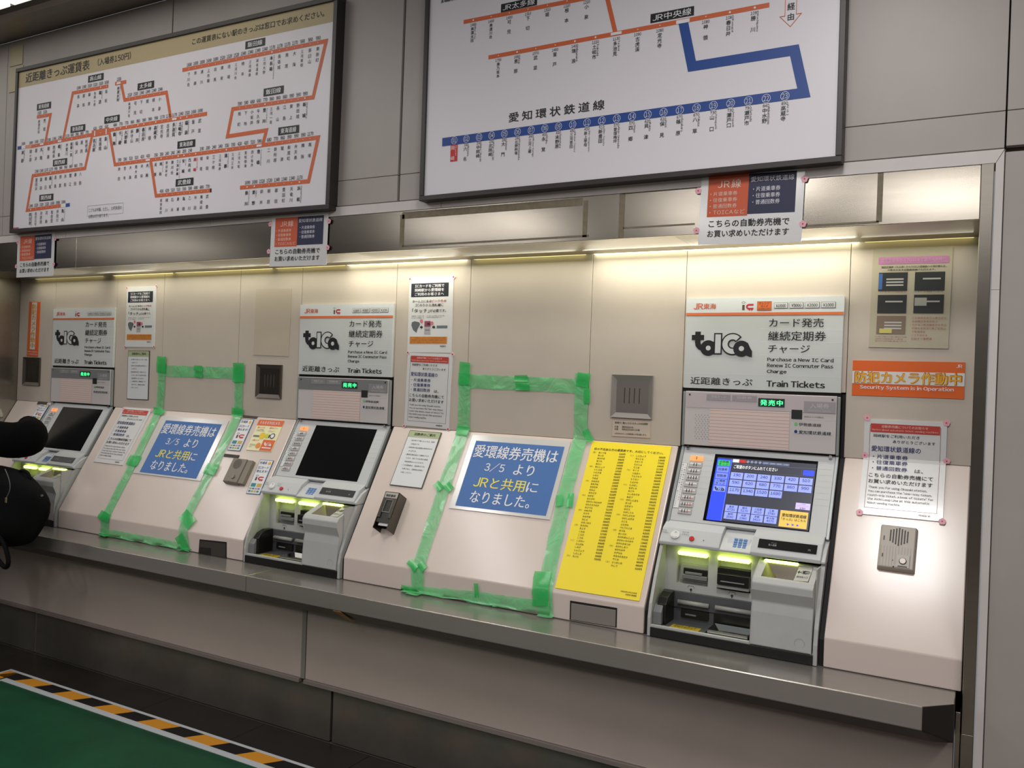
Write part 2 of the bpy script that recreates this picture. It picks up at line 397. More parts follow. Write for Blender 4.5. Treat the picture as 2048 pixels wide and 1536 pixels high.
# pale frame strip round the niche (mitred at the upper right corner)
ft = empty_struct('trim_3', (0, D, 2.3))
zt0, zt1 = 2.302, 2.342; X0, X1 = 1.034, 1.0565
for x0, x1 in ((-8.2, -3.39), (-3.39, -2.27), (-2.27, -.935), (-.935, X0)):
    r = (x1 == X0)
    MB().hexa([(x0 + .001, D - .008, zt0), (x1 - (0 if r else .001), D - .008, zt0), (x1 - (0 if r else .001), D + .02, zt0), (x0 + .001, D + .02, zt0), (x0 + .001, D - .008, zt1), (X1 if r else x1 - .001, D - .008, zt1), (X1 if r else x1 - .001, D + .02, zt1), (x0 + .001, D + .02, zt1)]).build('strip', M_trimw, ft)
for z0, z1 in ((0, 1.926), (1.926, zt0)):
    r = z1 == zt0
    MB().hexa([(X0 + .001, D - .008, z0), (X1, D - .008, z0), (X1, D + .02, z0), (X0 + .001, D + .02, z0), (X0 + .001, D - .008, z1 - .001), (X1, D - .008, z1 - .001 + (.038 if r else 0)), (X1, D + .02, z1 - .001 + (.038 if r else 0)), (X0 + .001, D + .02, z1 - .001)]).build('strip', M_trimw, ft)
struct(MB().box(X1, X1 + .003, D - .002, D + .02, 0, zt1).build('trim_4', M_joint))
# stainless jamb
jb = empty_struct('trim_5', (1.01, D, 0))
MB().box(.998, 1.032, D - .012, .02, .60, zt0).build('post', M_steel, jb, bevel=.002)
MB().box(.982, .9965, D - .004, .02, 0, .66).build('post', M_steel, jb, bevel=.0015); MB().box(.998, 1.032, D - .008, .02, 0, .60).build('post', M_steel, jb, bevel=.002)
# niche back wall, one panel per module
wn = empty_struct('wall_niche', (0, 0, 1.377))
MB().box(XL, XR, .02, .05, .6, 2.3).build('backing', M_joint, wn)
NX = [XL, -4.004, -3.424, -3.02, -2.427, -1.996, -1.408, -1.0, -.408, -.008, .594, 1.0]
for i, (x0, x1) in enumerate(zip(NX, NX[1:])):
    mach = i in (1, 5, 9)
    MB().box(x0 + .001, x1 - .001, 0, .019, (1.606 if mach else 1.375), 2.19).build('panel', M_niche, wn, bevel=.001, seg=1)
# header: fascia, underside
hd = thing('header_fascia', (-1.5, D, 2.14), 'long stainless steel header panel above the ticket machines', 'panel')
for x0, x1 in ((-8.2, -4.3), (-4.3, -3.3), (-3.3, XR - .002)):
    MB().box(x0 + .0006, x1 - .0006, D - .003, D + .012, 2.138, 2.302).build('fascia_sheet', M_steelh, hd, bevel=.0012, seg=1)
for x0, x1 in ((XL, -3.4), (-3.4, -2.45), (-2.45, -1.38), (-1.38, -.9), (-.9, .05), (.05, XR)):
    MB().box(x0 + .0006, x1 - .0006, D + .012, -.035, 2.138, 2.15).build('soffit_sheet', M_steel, hd)
MB().box(XL, XR, D + .012, .02, 2.2, 2.3).build('inner_lining', M_ceil, hd)
# old tape residue on the header
M_res = mat('tape_residue', (128, 118, 98), .7, var=.2, scale=40)
def residue(rects, label):
    t = thing('tape_residue', at_y(rects[0][0], D), label, 'residue', None)
    for (a, b) in rects:
        A = at_y(a, D); B = at_y(b, D)
        MB().box(min(A[0], B[0]), max(A[0], B[0]), D - .0042, D - .0028, min(A[2], B[2]), max(A[2], B[2])).build('strip', M_res, t)
residue([((806, 425), (1165, 411.5)), ((806, 491), (1178, 474)), ((802, 430), (808, 494)), ((1168, 402), (1174, 475))], 'worn frame of old tape residue on the header under the blue-line fare map')
residue([((1247, 381), (1396, 377)), ((1247, 455), (1390, 450)), ((1240, 388), (1248, 475)), ((1243, 477), (1372, 470))], 'worn frame of old tape residue just left of the nearest header notice')
residue([((1620, 352), (1762, 344)), ((1606, 455), (1758, 442)), ((1756, 346), (1764, 444))], 'faint frame of old tape residue right of the nearest header notice')
# niche strip lamp
lt = thing('strip_lamp', (-1.6, -.02, 2.15), 'bright thin strip light under the stainless header', 'lamp')
for x0, x1, e in ((-4.2, -3.55, .8), (-3.45, -2.95, 2.2), (-2.92, -2.2, 1.7), (-2.17, -1.72, 1.5), (-1.70, -1.02, 4.6), (-.98, -.44, 1.6), (-.40, .62, 5.4), (.64, .98, 1.2)):
    MB().box(x0, x1, -.034, -.004, 2.141, 2.149).build('lamp_tube', mat('tube_%g' % e, (250, 246, 214) if e > 3 else (226, 216, 150), .4, emit=e), lt)
    area('strip_light', ((x0 + x1) / 2, -.10, 2.134), (x1 - x0, .10), (1.0 + e) * .85 * (x1 - x0), (1, .965, .80), rot=(-.15, 0, 0))
# console units below the niche wall
def console(x0, x1, label, rows=None):
    t = thing('console_unit', ((x0 + x1) / 2, -.3, LZ), label, 'console', 'sloping laminate consoles between the machines')
    sh = [(0, 1.374), (-.3286, .81), (-.3286, LZ + .001), (.02, LZ + .001), (.02, 1.374)]
    MB().ext(sh, x0, x1).build('sloping_front', M_cons, t, bevel=.004, seg=3)
    return t
c_a = console(XL + .002, -4.018, 'short pale sloping console at the far left end by the steel return')
c_b = console(-3.408, -2.004, 'pale sloping console carrying the farther green-taped blue notice')
c_c = console(-1.397, -.016, 'pale sloping console carrying the yellow fare sheet')
c_d = console(.598, .995, 'pale sloping console at the right end under the beige intercom')
# black slots between machine and consoles
M_gap = mat('gap_black', (16, 14, 13), .7)
for xm in (-4.002, -1.991, 0.):
    for a, b in ((-.018, -.002), (.582, .598)):
        struct(MB().ext([(.01, 1.60), (.002, 1.60), (.006, 1.37), (-.318, .80), (-.318, LZ + .001), (.01, LZ + .001)], xm + a, xm + b).build('trim_6', M_gap))
# stainless ledge with cut corner
lg = thing('counter_ledge', (-1.6, -.45, LZ), 'long stainless steel counter ledge below the ticket machines', 'counter')
xe = .981; yb = -.44; zb = .587
def ledge_piece(x0, x1, end=False, mb=None):
    mb = MB()
    if end:
        P = [(x0, -.53, LZ), (.901, -.53, LZ), (xe, -.449, LZ), (xe, -.0, LZ), (x0, -.0, LZ)]
        Q = [(x0, -.53, .644), (.901, -.53, .644), (xe, -.449, .60)]
        T = [(x0, yb, zb), (.925, yb, zb), (xe, yb + .03, zb), (xe, 0, zb), (x0, 0, zb)]
        v = P + Q + T; mb.add(v, [(0, 1, 2, 3, 4), (0, 5, 6, 1)], 0); k_ = len(mb.f); mb.f += [(1, 6, 7, 2), (5, 8, 9, 6), (6, 9, 10, 7), (7, 10, 11, 3, 2), (8, 12, 11, 10, 9), (0, 4, 12, 8, 5)]; mb.m += [1] * 6
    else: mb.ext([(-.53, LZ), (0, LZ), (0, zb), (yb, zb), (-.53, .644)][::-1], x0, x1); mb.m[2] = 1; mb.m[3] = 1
    return mb
M_ledge_shade = mat('ledge_steel_shaded', (62, 58, 54), .4, .5)  # darker copy of the ledge steel, underside shade put into the colour
ledge_piece(-6.4, -1.772).build('ledge_sheet', [M_ledge, M_ledge_shade], lg, bevel=.003)
ledge_piece(-1.7705, xe, True).build('ledge_sheet', [M_ledge, M_ledge_shade], lg, bevel=.003)
P = at_y((672, 1222), -.485)
tag(MB().hexa([(-1.275, -.531, .643), (-1.235, -.531, .643), (-1.225, -.45, .586), (-1.262, -.45, .586), (-1.275, -.5325, .642), (-1.235, -.5325, .642), (-1.225, -.4515, .5845), (-1.262, -.4515, .5845)]).build('tape_scrap', mat('brown_tape', (170, 120, 62), .5)), 'small brown tape scrap on the lower edge of the ledge', 'tape')
# lower panels and kick plates
wl = empty_struct('wall_lower', (0, D, .2))
MB().box(-6.4, .98, D + .028, D + .05, 0, .7).build('backing', M_joint, wl)
for x0, x1 in ((-6.4, -3.95), (-3.95, -1.603), (-1.578, .98)):
    MB().box(x0 + .001, x1 - .001, D, D + .026, .249, .60).build('panel', M_wall_low, wl, bevel=.0015, seg=1)
    MB().box(x0 + .001, x1 - .001, D - .012, D + .02, .231, .2485).build('bottom_rail', M_trimw if False else mat('rail_grey', (128, 118, 112), .5), wl, bevel=.001)
MB().box(-1.6015, -1.5795, D - .002, D + .02, .249, .60).build('cover_strip', mat('strip_grey', (150, 146, 138), .4, .3), wl)
for x0, x1 in ((-6.4, -3.55), (-3.55, -1.43), (-1.42, .98)):
    MB().box(x0 + .0015, x1 - .0015, D + .004, D + .026, 0.001, .230).build('kick_plate', M_kick, wl, bevel=.003, seg=1)
# ================================================================ fare maps
OR = (212, 104, 58); BL = (28, 72, 150)
def label_box(pr, st, p0, p1):
    a0, b0, a1, b1 = pr.box2(p0, p1, False); pr.lrect(a0, b0, a1, b1, K, 2); w, h = a1 - a0, b0 - b1
    pr.ltext(st, a0 + w * .12, b0 - h * .16, a1 - w * .12, b1 + h * .16, WH, .012, 4)
def board(name, sh, th, label, bar=.022):
    t = thing(name, sh.loc(), label, 'fare map')
    mb = MB()
    for a0, a1, b0, b1 in ((0, sh.w, 0, bar), (0, sh.w, sh.h - bar, sh.h), (0, bar, bar, sh.h - bar), (sh.w - bar, sh.w, bar, sh.h - bar)):
        mb.fbox(sh.P, a0, a1, b0, b1, -th, .010)
    mb.build('frame', M_board, t, bevel=.002)
    MB().fbox(sh.P, bar * .7, sh.w - bar * .7, bar * .7, sh.h - bar * .7, -th, .001).build('map_sheet', M_map, t)
    return t
BT = .045
Z1 = (0, 0, 2.92571)
s1 = Sheet(Vert(D - BT), [(103, 405), (1981, -26), (1938, 1225), (62, 1365)], Z1, lift=0)
b1 = board('fare_map', s1, BT, 'framed white fare map with orange lines and a gold title band')
p = Print(s1); GOLD = (184, 168, 128)
p.lrect(.02, s1.h - .022 - .088, s1.w - .02, s1.h - .02, GOLD, 1)
p.text('近距離きっぷ運賃表', (155, 425), (527, 408), K, .018) if False else None
def rt(pr, st, xl, yt, xr, yt2, hgt, col=K, bold=0, **k):
    """text between two picture points of its top edge, given height in the picture at the left end"""
    a0, b0 = pr.sh.L((xl, yt)); a1, b1 = pr.sh.L((xr, yt2)); _, bb = pr.sh.L((xl, yt + hgt)); pr.ltext(st, a0, b0, a1, bb, col, bold, **k)
rt(p, '近距離きっぷ運賃表', 155, 432, 527, 350, 55, K, .02)
rt(p, '（入場券150円）', 575, 345, 768, 305, 42, K, .012)
rt(p, 'この運賃表にない駅のきっぷは窓口でお求めください。', 1126, 228, 1895, 75, 36, K, .015)
LW = .0185
def route(pr, pts, w=LW, col=OR): pr.line(pts, w, col, 2)
def blk(pr, p0, p1, col): pr.line([p0, p1], LW, col, 3)
route(p, [(218, 684), (298, 670), (266, 836)])
route(p, [(180, 857), (540, 787)]); blk(p, (105, 866), (128, 862), BL); blk(p, (128, 862), (150, 859), WH); p.line([(150, 859), (185, 855)], LW, (226, 150, 120), 2)
p.line([(538, 783), (640, 765)], .036, OR, 2); route(p, [(636, 762), (1213, 664)])
route(p, [(370, 820), (428, 544), (635, 503)])
route(p, [(675, 490), (740, 478)]); route(p, [(711, 488), (730, 584), (975, 540), (1000, 688)])
route(p, [(541, 790), (499, 984), (193, 1027), (158, 1230), (358, 1203)]); blk(p, (385, 1201), (410, 1198), BL); blk(p, (358, 1203), (386, 1201), WH)
route(p, [(642, 775), (674, 962), (1540, 848), (1865, 803), (1810, 1060), (1408, 1098)])
route(p, [(884, 940), (915, 1145), (1232, 1114)]); p.line([(1232, 1114), (1241, 1113)], LW, K, 3)
route(p, [(1540, 845), (1561, 761), (1332, 797), (1363, 637), (1833, 568), (1907, 240), (1068, 410)])
def stations(pr, pa, pb, names, big=(), hub=(), cw=.0185, ph=.0165, pw=.034, nh=.068, up=.0125, dn=.018, red=None):
    a0, b0 = pr.sh.L(pa); a1, b1 = pr.sh.L(pb); n = len(names)
    # equal steps in the picture are not equal on the board: step evenly on the board
    for i, (nm, pc) in enumerate(names):
        t = i / max(1, n - 1); a = a0 + (a1 - a0) * t; b = b0 + (b1 - b0) * t
        col = (206, 40, 60) if nm == red else K; bd = .03 if nm in big or nm == red else 0
        if nm in hub: pr.lrect(a - .016, b - .005, a + .016, b + .005, WH, 4)
        else: pr.ldisc(a, b, .0042 if bd else .0021, WH, 4, 8)
        w = pw * (len(pc) / 4) ** .9
        if pc: pr.ltext(pc, a - w / 2, b + up + ph, a + w / 2, b + up, K, .01, track=-.03)
        pr.lvtext(nm, a - (.003 if bd else 0), b - dn, b - dn - nh * (1.12 if len(nm) > 3 else 1), cw * (.85 if len(nm) > 3 else 1), col, bd)
        if bd and nm in ROMA: pr.ltext(ROMA[nm], a + .009, b - dn, a + .017, b - dn - .011 * len(ROMA[nm]) * .75, col, 0, rot=90)
ROMA = dict(新城='Shinshiro', 豊川='Toyokawa', 本長篠='Hon-Nagashino', 豊橋='Toyohashi', 蒲郡='Gamagōri', 岡崎='Okazaki', 安城='Anjō', 三河安城='Mikawa-Anjō', 刈谷='Kariya', 掛川='Kakegawa', 愛野='Aino', 浜松='Hamamatsu', 大府='Ōbu', 金山='Kanayama', 名古屋='Nagoya', 多治見='Tajimi', 土岐市='Tokishi', 瑞浪='Mizunami', 高蔵寺='Kōzōji', 春日井='Kasugai', 勝川='Kachigawa', 大曽根='Ōzone', 千種='Chikusa', 鶴舞='Tsurumai', 桑名='Kuwana', 亀山='Kameyama', 四日市='Yokkaichi', 米原='Maibara', 大垣='Ōgaki', 岐阜='Gifu', 尾張一宮='Owari-Ichinomiya', 美濃太田='Mino-Ōta', 鵜沼='Unuma')
S_ = lambda *q: [(q[i], str(q[i + 1])) for i in range(0, len(q), 2)]
stations(p, (232, 682), (265, 676), S_('美濃赤坂', 1520, '荒尾', 1520), cw=.022)
stations(p, (138, 861), (139, 861), S_('米原', 1690), big=('米原',), cw=.022)
stations(p, (183, 856), (247, 843), S_('関ヶ原', 1690, '垂井', 1690, '大垣', 1520), big=('大垣',), hub=('大垣',), cw=.022)
stations(p, (287, 838), (352, 825), S_('穂積', 1340, '西岐阜', 1340, '岐阜', 1340), big=('岐阜',), hub=('岐阜',), cw=.022)
stations(p, (395, 817), (510, 796), S_('木曽川', 1170, '尾張一宮', 990, '稲沢', 990, '清洲', 860, '枇杷島', 770), big=('尾張一宮',), cw=.022)
stations(p, (557, 782), (624, 769), S_('名古屋', 620, '尾頭橋', 620, '金山', 620), big=('名古屋', '金山'), cw=.022, up=.02, dn=.026)
for q in ((557, 780), (624, 769)): a, b = s1.L(q); p.lrect(a - .004, b - .014, a + .004, b + .014, WH, 4)
stations(p, (675, 753), (1172, 671), S_('鶴舞', 680, '千種', 770, '大曽根', 770, '新守山', 860, '勝川', 860, '春日井', 990, '神領', 990, '高蔵寺', 990, '定光寺', 1170, '古虎渓', 1170, '多治見', 1170, '土岐市', 1340, '瑞浪', 1520, '釜戸', 1690, '武並', 1690), big=('鶴舞', '千種', '大曽根', '勝川', '春日井', '高蔵寺', '多治見', '土岐市', '瑞浪'), hub=('多治見',), cw=.021)
stations(p, (462, 536), (625, 504), S_('長森', 1340, '那加', 1340, '蘇原', 1520, '各務ヶ原', 1520, '鵜沼', 1520, '坂祝', 1690), big=('鵜沼',), cw=.02)
stations(p, (697, 486), (698, 486), S_('美濃太田', 1520), big=('美濃太田',), hub=('美濃太田',), cw=.02)
stations(p, (760, 578), (938, 546), S_('美濃川合', 1520, '可児', 1520, '下切', 1340, '姫', 1340, '根本', 1340, '小泉', 1340), cw=.02)
stations(p, (216, 1023), (474, 987), S_('富田浜', 1340, '富田', 1340, '朝日', 1170, '桑名', 1170, '長島', 990, '弥富', 990, '永和', 990, '蟹江', 860, '春田', 860, '八田', 770), big=('桑名',), cw=.021)
stations(p, (181, 1226), (372, 1203), S_('四日市', 1340, '南四日市', 1520, '河原田', 1520, '河曲', 1520, '加佐登', 1690, '井田川', 1690, '亀山', 1690), big=('四日市', '亀山'), cw=.021)
stations(p, (701, 958), (868, 935), S_('熱田', 590, '笠寺', 590, '大高', 510, '南大高', 510, '共和', 420, '大府', 420), big=('大府',), hub=('大府',))
stations(p, (914, 930), (1148, 899), S_('逢妻', 330, '刈谷', 330, '野田新町', 240, '東刈谷', 240, '三河安城', 240, '安城', 200, '西岡崎', 190, '岡崎', ''), big=('刈谷', '三河安城', '安城'), red='岡崎')
stations(p, (1182, 894), (1520, 851), S_('相見', 190, '幸田', 200, '三ケ根', 240, '三河塩津', 240, '蒲郡', 330, '三河三谷', 330, '三河大塚', 420, '愛知御津', 420, '西小坂井', 510, '豊橋', 590), big=('蒲郡', '豊橋'), hub=('豊橋',))
stations(p, (1577, 843), (1818, 809), S_('二川', 680, '新所原', 770, '鷲津', 860, '新居町', 990, '弁天島', 990, '舞阪', 990, '高塚', 1170))
stations(p, (947, 1142), (1218, 1116), S_('尾張森岡', 420, '緒川', 420, '石浜', 510, '東浦', 510, '亀崎', 590, '乙川', 590, '半田', 680, '東成岩', 680, '武豊', 770))
stations(p, (1451, 1094), (1757, 1065), S_('掛川', 1690, '愛野', 1690, '袋井', 1520, '御厨', 1520, '磐田', 1340, '豊田町', 1340, '天竜川', 1340, '浜松', 1170), big=('掛川', '愛野', '浜松'))
stations(p, (1404, 631), (1787, 574), S_('船町', 590, '下地', 590, '小坂井', 680, '牛久保', 680, '豊川', 770, '三河一宮', 860, '長山', 860, '江島', 860, '東上', 990, '野田城', 990, '新城', 990), big=('豊川', '新城'))
stations(p, (1107, 403), (1860, 250), S_('下川合', 1690, '早瀬', 1690, '浦川', 1690, '上市場', 1690, '出馬', 1690, '東栄', 1520, '池場', 1520, '三河川合', 1520, '柿平', 1340, '三河槇原', 1340, '湯谷温泉', 1340, '三河大野', 1340, '本長篠', 1170, '長篠城', 1170, '鳥居', 1170, '大海', 1170, '三河東郷', 990, '茶臼山', 990, '東新町', 990), big=('本長篠',))
for st, q in (('東海道線', (218, 605, 300, 636)), ('高山線', (517, 441, 607, 470)), ('太多線', (806, 485, 902, 516)), ('東海道線', (414, 735, 500, 768)), ('中央線', (612, 682, 701, 712)), ('関西線', (311, 935, 394, 962)), ('関西線', (231, 1143, 313, 1168)), ('東海道線', (1040, 828, 1144, 856)), ('武豊線', (1030, 1050, 1134, 1080)), ('飯田線', (1435, 240, 1550, 270)), ('飯田線', (1543, 518, 1660, 546)), ('東海道線', (1630, 745, 1752, 776))):
    label_box(p, st, (q[0], q[1] + 4), (q[2], q[3] - 4)) if False else None
    a0, bb = s1.L((q[0], q[3] + 8)); a1, _ = s1.L((q[2], q[3])); c, bm = s1.L(((q[0] + q[2]) / 2, (q[1] + q[3]) / 2)); hh = .036
    p.lrect(a0, bm - hh / 2, a1, bm + hh / 2, K, 2); w = a1 - a0; p.ltext(st, a0 + w * .13, bm + .012, a1 - w * .13, bm - .012, WH, .02, 4)
a0, b0 = s1.L((515, 1205)); a1, b1_ = s1.L((722, 1255)); bm = (s1.L((515, 1266))[1]); bt = s1.L((515, 1205))[1]
p.lbox(a0, bm, a1, bt, (120, 118, 120), .0012, 2); p.ltext('こどもは半額。ただし、10円未満の', a0 + .012, bt - .014, a1 - .012, bt - .034, (70, 70, 74)); p.ltext('は数は切り捨てます。', a0 + .012, bt - .047, a0 + (a1 - a0) * .6, bt - .067, (70, 70, 74))
a0, b0 = s1.L((68, 1352)); p.lrect(.016, .017, .075, .030, (170, 60, 90), 2)
p.build('map_print', b1)
# ---- the blue-line board
Z4 = (820, 0, 2.27556)
TOPU, TOPV = 1, -300
s2 = Sheet(Vert(D - BT), [(86, -300 * 2.27556), (2025, -300 * 2.27556), (1965, 735), (40, 916)], Z4, lift=0)
A0 = at_y((837.6, 402), D - BT - .01); A1 = at_y((1683.5, 323), D - BT - .01); HB = .98
class Rect2(Sheet):
    def __init__(s, F, A, B, h, cs):
        s.F = F; s.cs = cs; s.lift = 0; e = np.array([B[0] - A[0], B[2] - A[2]]); s.w = np.linalg.norm(e); s.e = e / s.w; s.up = np.array([-s.e[1], s.e[0]]); s.h = h; s.o = np.array([A[0], A[2]]); s.H = None
    def L(s, p): q = np.array(s.F.hit(s.full(p))) - s.o; return np.array([q @ s.e, q @ s.up])
s2 = Rect2(Vert(D - BT), A0, A1, HB, Z4)
b2 = board('fare_map', s2, BT, 'framed white fare map with a thick blue line and orange branch lines', .020)
p = Print(s2); LW2 = .0158
p.line([(245, 101), (872, -22)], LW2, OR, 2); p.line([(858, -180), (936, 152)], LW2 * 1.05, OR, 2); p.line([(358, 262), (1636, 23)], LW2, OR, 2); p.line([(1240, -95), (905, -30)], LW2, OR, 2)
p.line([(1244, 100), (1284, 303), (1750, 229), (1793, 423), (148, 648)], .0335, BL, 3)
a, b = s2.L((940, 153)); p.lrect(a - .021, b - .005, a + .021, b + .005, WH, 5)
a, b = s2.L((1243, 98)); p.lrect(a - .024, b - .0065, a + .024, b + .0065, WH, 5)
def st2(pa, pb, names, romas, dn=.012, hubs=(), ps=None):
    for i, (nm, pc) in enumerate(names):
        a, b = s2.L(ps[i]) if ps else np.array(s2.L(pa)) + (np.array(s2.L(pb)) - s2.L(pa)) * i / (len(names) - 1)
        ro = romas.get(nm)
        if nm not in hubs: p.ldisc(a, b, .0038 if ro else .0022, WH, 4, 10)
        w = .0265 * len(pc) / 4
        p.ltext(pc, a - w / 2, b - dn, a + w / 2, b - dn - .0105, K, .004)
        y = b - dn - .0145; H = .019 * 3 if len(nm) < 4 else .06
        cw = .0165 if len(nm) < 4 else .014
        if len(nm) == 3: H = .049 + .004
        if len(nm) == 2: H = .054
        p.lvtext(nm, a - (.004 if ro else 0), y, y - H, cw, K, .012)
        if ro: p.ltext(ro, a + .0055, y + .002, a + .0140, y - .0060 * len(ro), K, 0, rot=90)
st2(None, None, S_('美濃太田', 1480, '美濃川合', 1400, '可児', 1400, '下切', 1310, '姫', 1310, '根本', 1220, '小泉', 1220), dict(美濃太田='Mino-Ōta'), ps=[(290, 93), (371, 77), (454, 60), (539, 43), (627, 25), (716, 6), (806, -11)])
st2(None, None, S_('美乃坂本', 1750, '恵那', 1660, '武並', 1570, '釜戸', 1480, '瑞浪', 1400, '土岐市', 1220, '多治見', 1130, '古虎渓', 1090, '定光寺', 1080), dict(恵那='Ena', 瑞浪='Mizunami', 土岐市='Tokishi', 多治見='Tajimi'), hubs=('多治見',), ps=[(404, 254), (489, 238), (574, 222), (662, 206), (752, 189), (846, 171), (941, 155), (1038, 135), (1139, 117)])
st2(None, None, S_('神領', 1080, '春日井', 1080, '勝川', 1090), dict(春日井='Kasugai', 勝川='Kachigawa'), ps=[(1348, 77), (1457, 57), (1570, 36)])
def lb2(st, q, b=.02):
    a0, b0 = s2.L((q[0], q[1])); a1, b1 = s2.L((q[2], q[3])); bm = (b0 + b1) / 2; p.lrect(a0, bm - .016, a1, bm + .016, K, 3); w = a1 - a0; p.ltext(st, a0 + w * .05, bm + .012, a1 - w * .06, bm - .012, WH, .006, 4)
lb2('JR太多線', (416, 22, 579, 22)); lb2('JR中央線', (1096, 68, 1293, 68))
nm = S_('岡崎', '', '六名', 180, '中岡崎', 230, '北岡崎', 230, '大門', 280, '北野桝塚', 280, '三河上郷', 340, '永覚', 400, '末野原', 400, '三河豊田', 450, '新上挙母', 450, '新豊田', 510, '愛環梅坪', 570, '四郷', 570, '貝津', 620, '保見', 620, '篠原', 670, '八草', 670, '山口', 730, '瀬戸口', 730, '瀬戸市', 790, '中水野', 840, '高蔵寺', 890)
ro = 'Okazaki Mutsuna Naka-Okazaki Kita-Okazaki Daimon Kitanomasuzuka Mikawa-Kamigō Ekaku Suenohara Mikawa-Toyota Shin-Uwagoromo Shin-Toyota Aikan-Umetsubo Shigō Kaizu Homi Sasabara Yakusa Yamaguchi Setoguchi Setoshi Nakamizuno Kōzōji'.split()
us = [203, 258, 316, 373, 431, 491, 553, 615, 677, 742, 807, 874, 942, 1012, 1083, 1155, 1229, 1305, 1382, 1460, 1541, 1622, 1707]
for i, ((n_, pc), r_) in enumerate(zip(nm, ro)):
    u = us[i]; v = 640 + (u - 203) * (438 - 640) / (1707 - 203); a, b = s2.L((u, v))
    p.ldisc(a, b, .0142, WH, 4, 20, ri=.0128, ry=.0150); p.ltext('%02d' % (i + 1), a - .0085, b + .0085, a + .0085, b - .0085, WH, 0, 5)
    y = b - .0305
    if i == 0:
        p.lrect(a - .0165, b - .0175, a + .0165, b - .0835, (206, 40, 48), 3); p.lvtext(n_, a - .005, b - .021, b - .080, .0175, WH, .01, 5); p.ltext(r_, a + .0065, b - .020, a + .013, b - .062, WH, 0, 5, rot=90); continue
    p.ltext(pc, a - .0105, b - .0185, a + .0105, b - .0285, K, .004)
    cw = .0165 if len(n_) < 4 else .0135
    p.lvtext(n_, a - .004, y - .001, y - .001 - (.050 if len(n_) == 3 else .056), cw, K, .012)
    p.ltext(r_, a + .0054, y + .001, a + .0138, y - .0055 * len(r_), K, 0, rot=90)
a0, bb = s2.L((450, 570)); a1, _ = s2.L((885, 512)); p.ltext('愛知環状鉄道線', a0, bb + .046, a1 + .0, bb + .010, K, .015, track=.22)
# via arrow
a, b = s2.L((1731, 125)); p.lline([(a - .018, b + .26), (a - .018, b + .040), (a - .034, b + .040), (a, b + .002), (a + .034, b + .040), (a + .018, b + .040), (a + .018, b + .26)], .0018, OR, 3)
p.lvtext('高蔵寺経由', a + .001, b + .180, b + .022, .024, K, .015)
a0, b0 = s2.L((143, 18)); p.ltext('愛環線方面運賃', a0, b0 + .028, a0 + .10, b0 + .002, K, .015)
p.build('map_print', b2)
# two pale stickers on the wall by the far map
for q, lb in ((((22, 96), (46, 128)), 'upper small cream label on the wall beside the far fare map'), (((20, 137), (46, 180)), 'lower small cream label tucked behind the far fare map')):
    A = at_y(q[0], D); B = at_y(q[1], D); tag(MB().box(A[0], B[0], D - .004, D - .0002, B[2], A[2]).build('wall_label', mat('cream_label', (182, 172, 138), .4), bevel=.001), lb, 'label')
# ================================================================ ticket machines
class Shift:
    def __init__(s, F, dx): s.F = F; s.dx = dx; s.hit = F.hit
    def P(s, a, b, h=0.): return s.F.P(a + s.dx, b, h)
def logo_tag(pr, p0, p1, bg, uv=False, dark=K, lvl=2, tail=True):
    """the rounded lower-case mark: t a I C a"""
    a0, b0, a1, b1 = pr.box2(p0, p1, uv); W_ = a1 - a0; H_ = b0 - b1
    X = lambda x: a0 + (x - 480) / 565 * W_; Y = lambda y: b0 - (y - 485) / 235 * H_
    rx = W_ / 565; ry = H_ / 235
    pl = lambda pts, c, l: pr.lpoly([(X(x), Y(y)) for x, y in pts][::-1], c, l)
    pl([(512, 485), (565, 485), (565, 590), (575, 620), (600, 640), (582, 672), (545, 655), (520, 625), (512, 590)], dark, lvl)
    pr.lrect(X(480), Y(567), X(597), Y(517), dark, lvl + .2)
    d = lambda x, y, r, c, l, **k: pr.ldisc(X(x), Y(y), r * rx, c, l, 28, ry=r * ry, **k)
    d(640, 642, 75, dark, lvl + .4); pr.lrect(X(650), Y(702), X(700), Y(580), dark, lvl + .6); d(640, 642, 23, bg, lvl + 1)
    pr.lrect(X(692), Y(702), X(768), Y(498), dark, lvl + 2); pr.lrect(X(704), Y(690), X(756), Y(511), bg, lvl + 3)
    d(865, 602, 105, dark, lvl + 4, ri=33 * rx, t0=math.radians(38), t1=math.radians(325))
    d(865, 602, 93, bg, lvl + 5, ri=45 * rx, t0=math.radians(46), t1=math.radians(318))
    pl([(852, 602), (960, 520), (980, 600), (960, 690)], bg, lvl + 3) if False else None
    d(948, 644, 75, dark, lvl + 6); d(948, 644, 24, bg, lvl + 7)
    pl([(960, 572), (1005, 590), (1028, 640), (1045, 668), (1045, 721), (1018, 716), (985, 700)], dark, lvl + 6.3)
def logo_ic(pr, p0, p1, uv=False):
    a0, b0, a1, b1 = pr.box2(p0, p1, uv); W_ = a1 - a0; H_ = b0 - b1; BR = (92, 78, 58); RD = (196, 44, 60)
    pr.lrect(a0 + W_ * .08, b1 + H_ * .06, a0 + W_ * .28, b1 + H_ * .62, BR, 2)
    q = [(.02, .86), (.17, 1.0), (.34, .86), (.17, .74)]; pr.lline([(a0 + x * W_, b1 + y * H_) for x, y in q + q[:1]], W_ * .03, (120, 110, 90), 2)
    pr.ldisc(a0 + W_ * .62, b1 + H_ * .42, W_ * .24, RD, 2, 16, ry=H_ * .30, ri=W_ * .09, t0=math.pi / 2, t1=1.5 * math.pi)
    pr.lrect(a0 + W_ * .62, b1 + H_ * .53, a0 + W_ * .98, b1 + H_ * .72, RD, 2); pr.lrect(a0 + W_ * .62, b1 + H_ * .12, a0 + W_ * .98, b1 + H_ * .31, RD, 2)
    for x in (.66, .86): pr.ldisc(a0 + x * W_, b1 + H_ * .08, W_ * .06, RD, 3, 8)
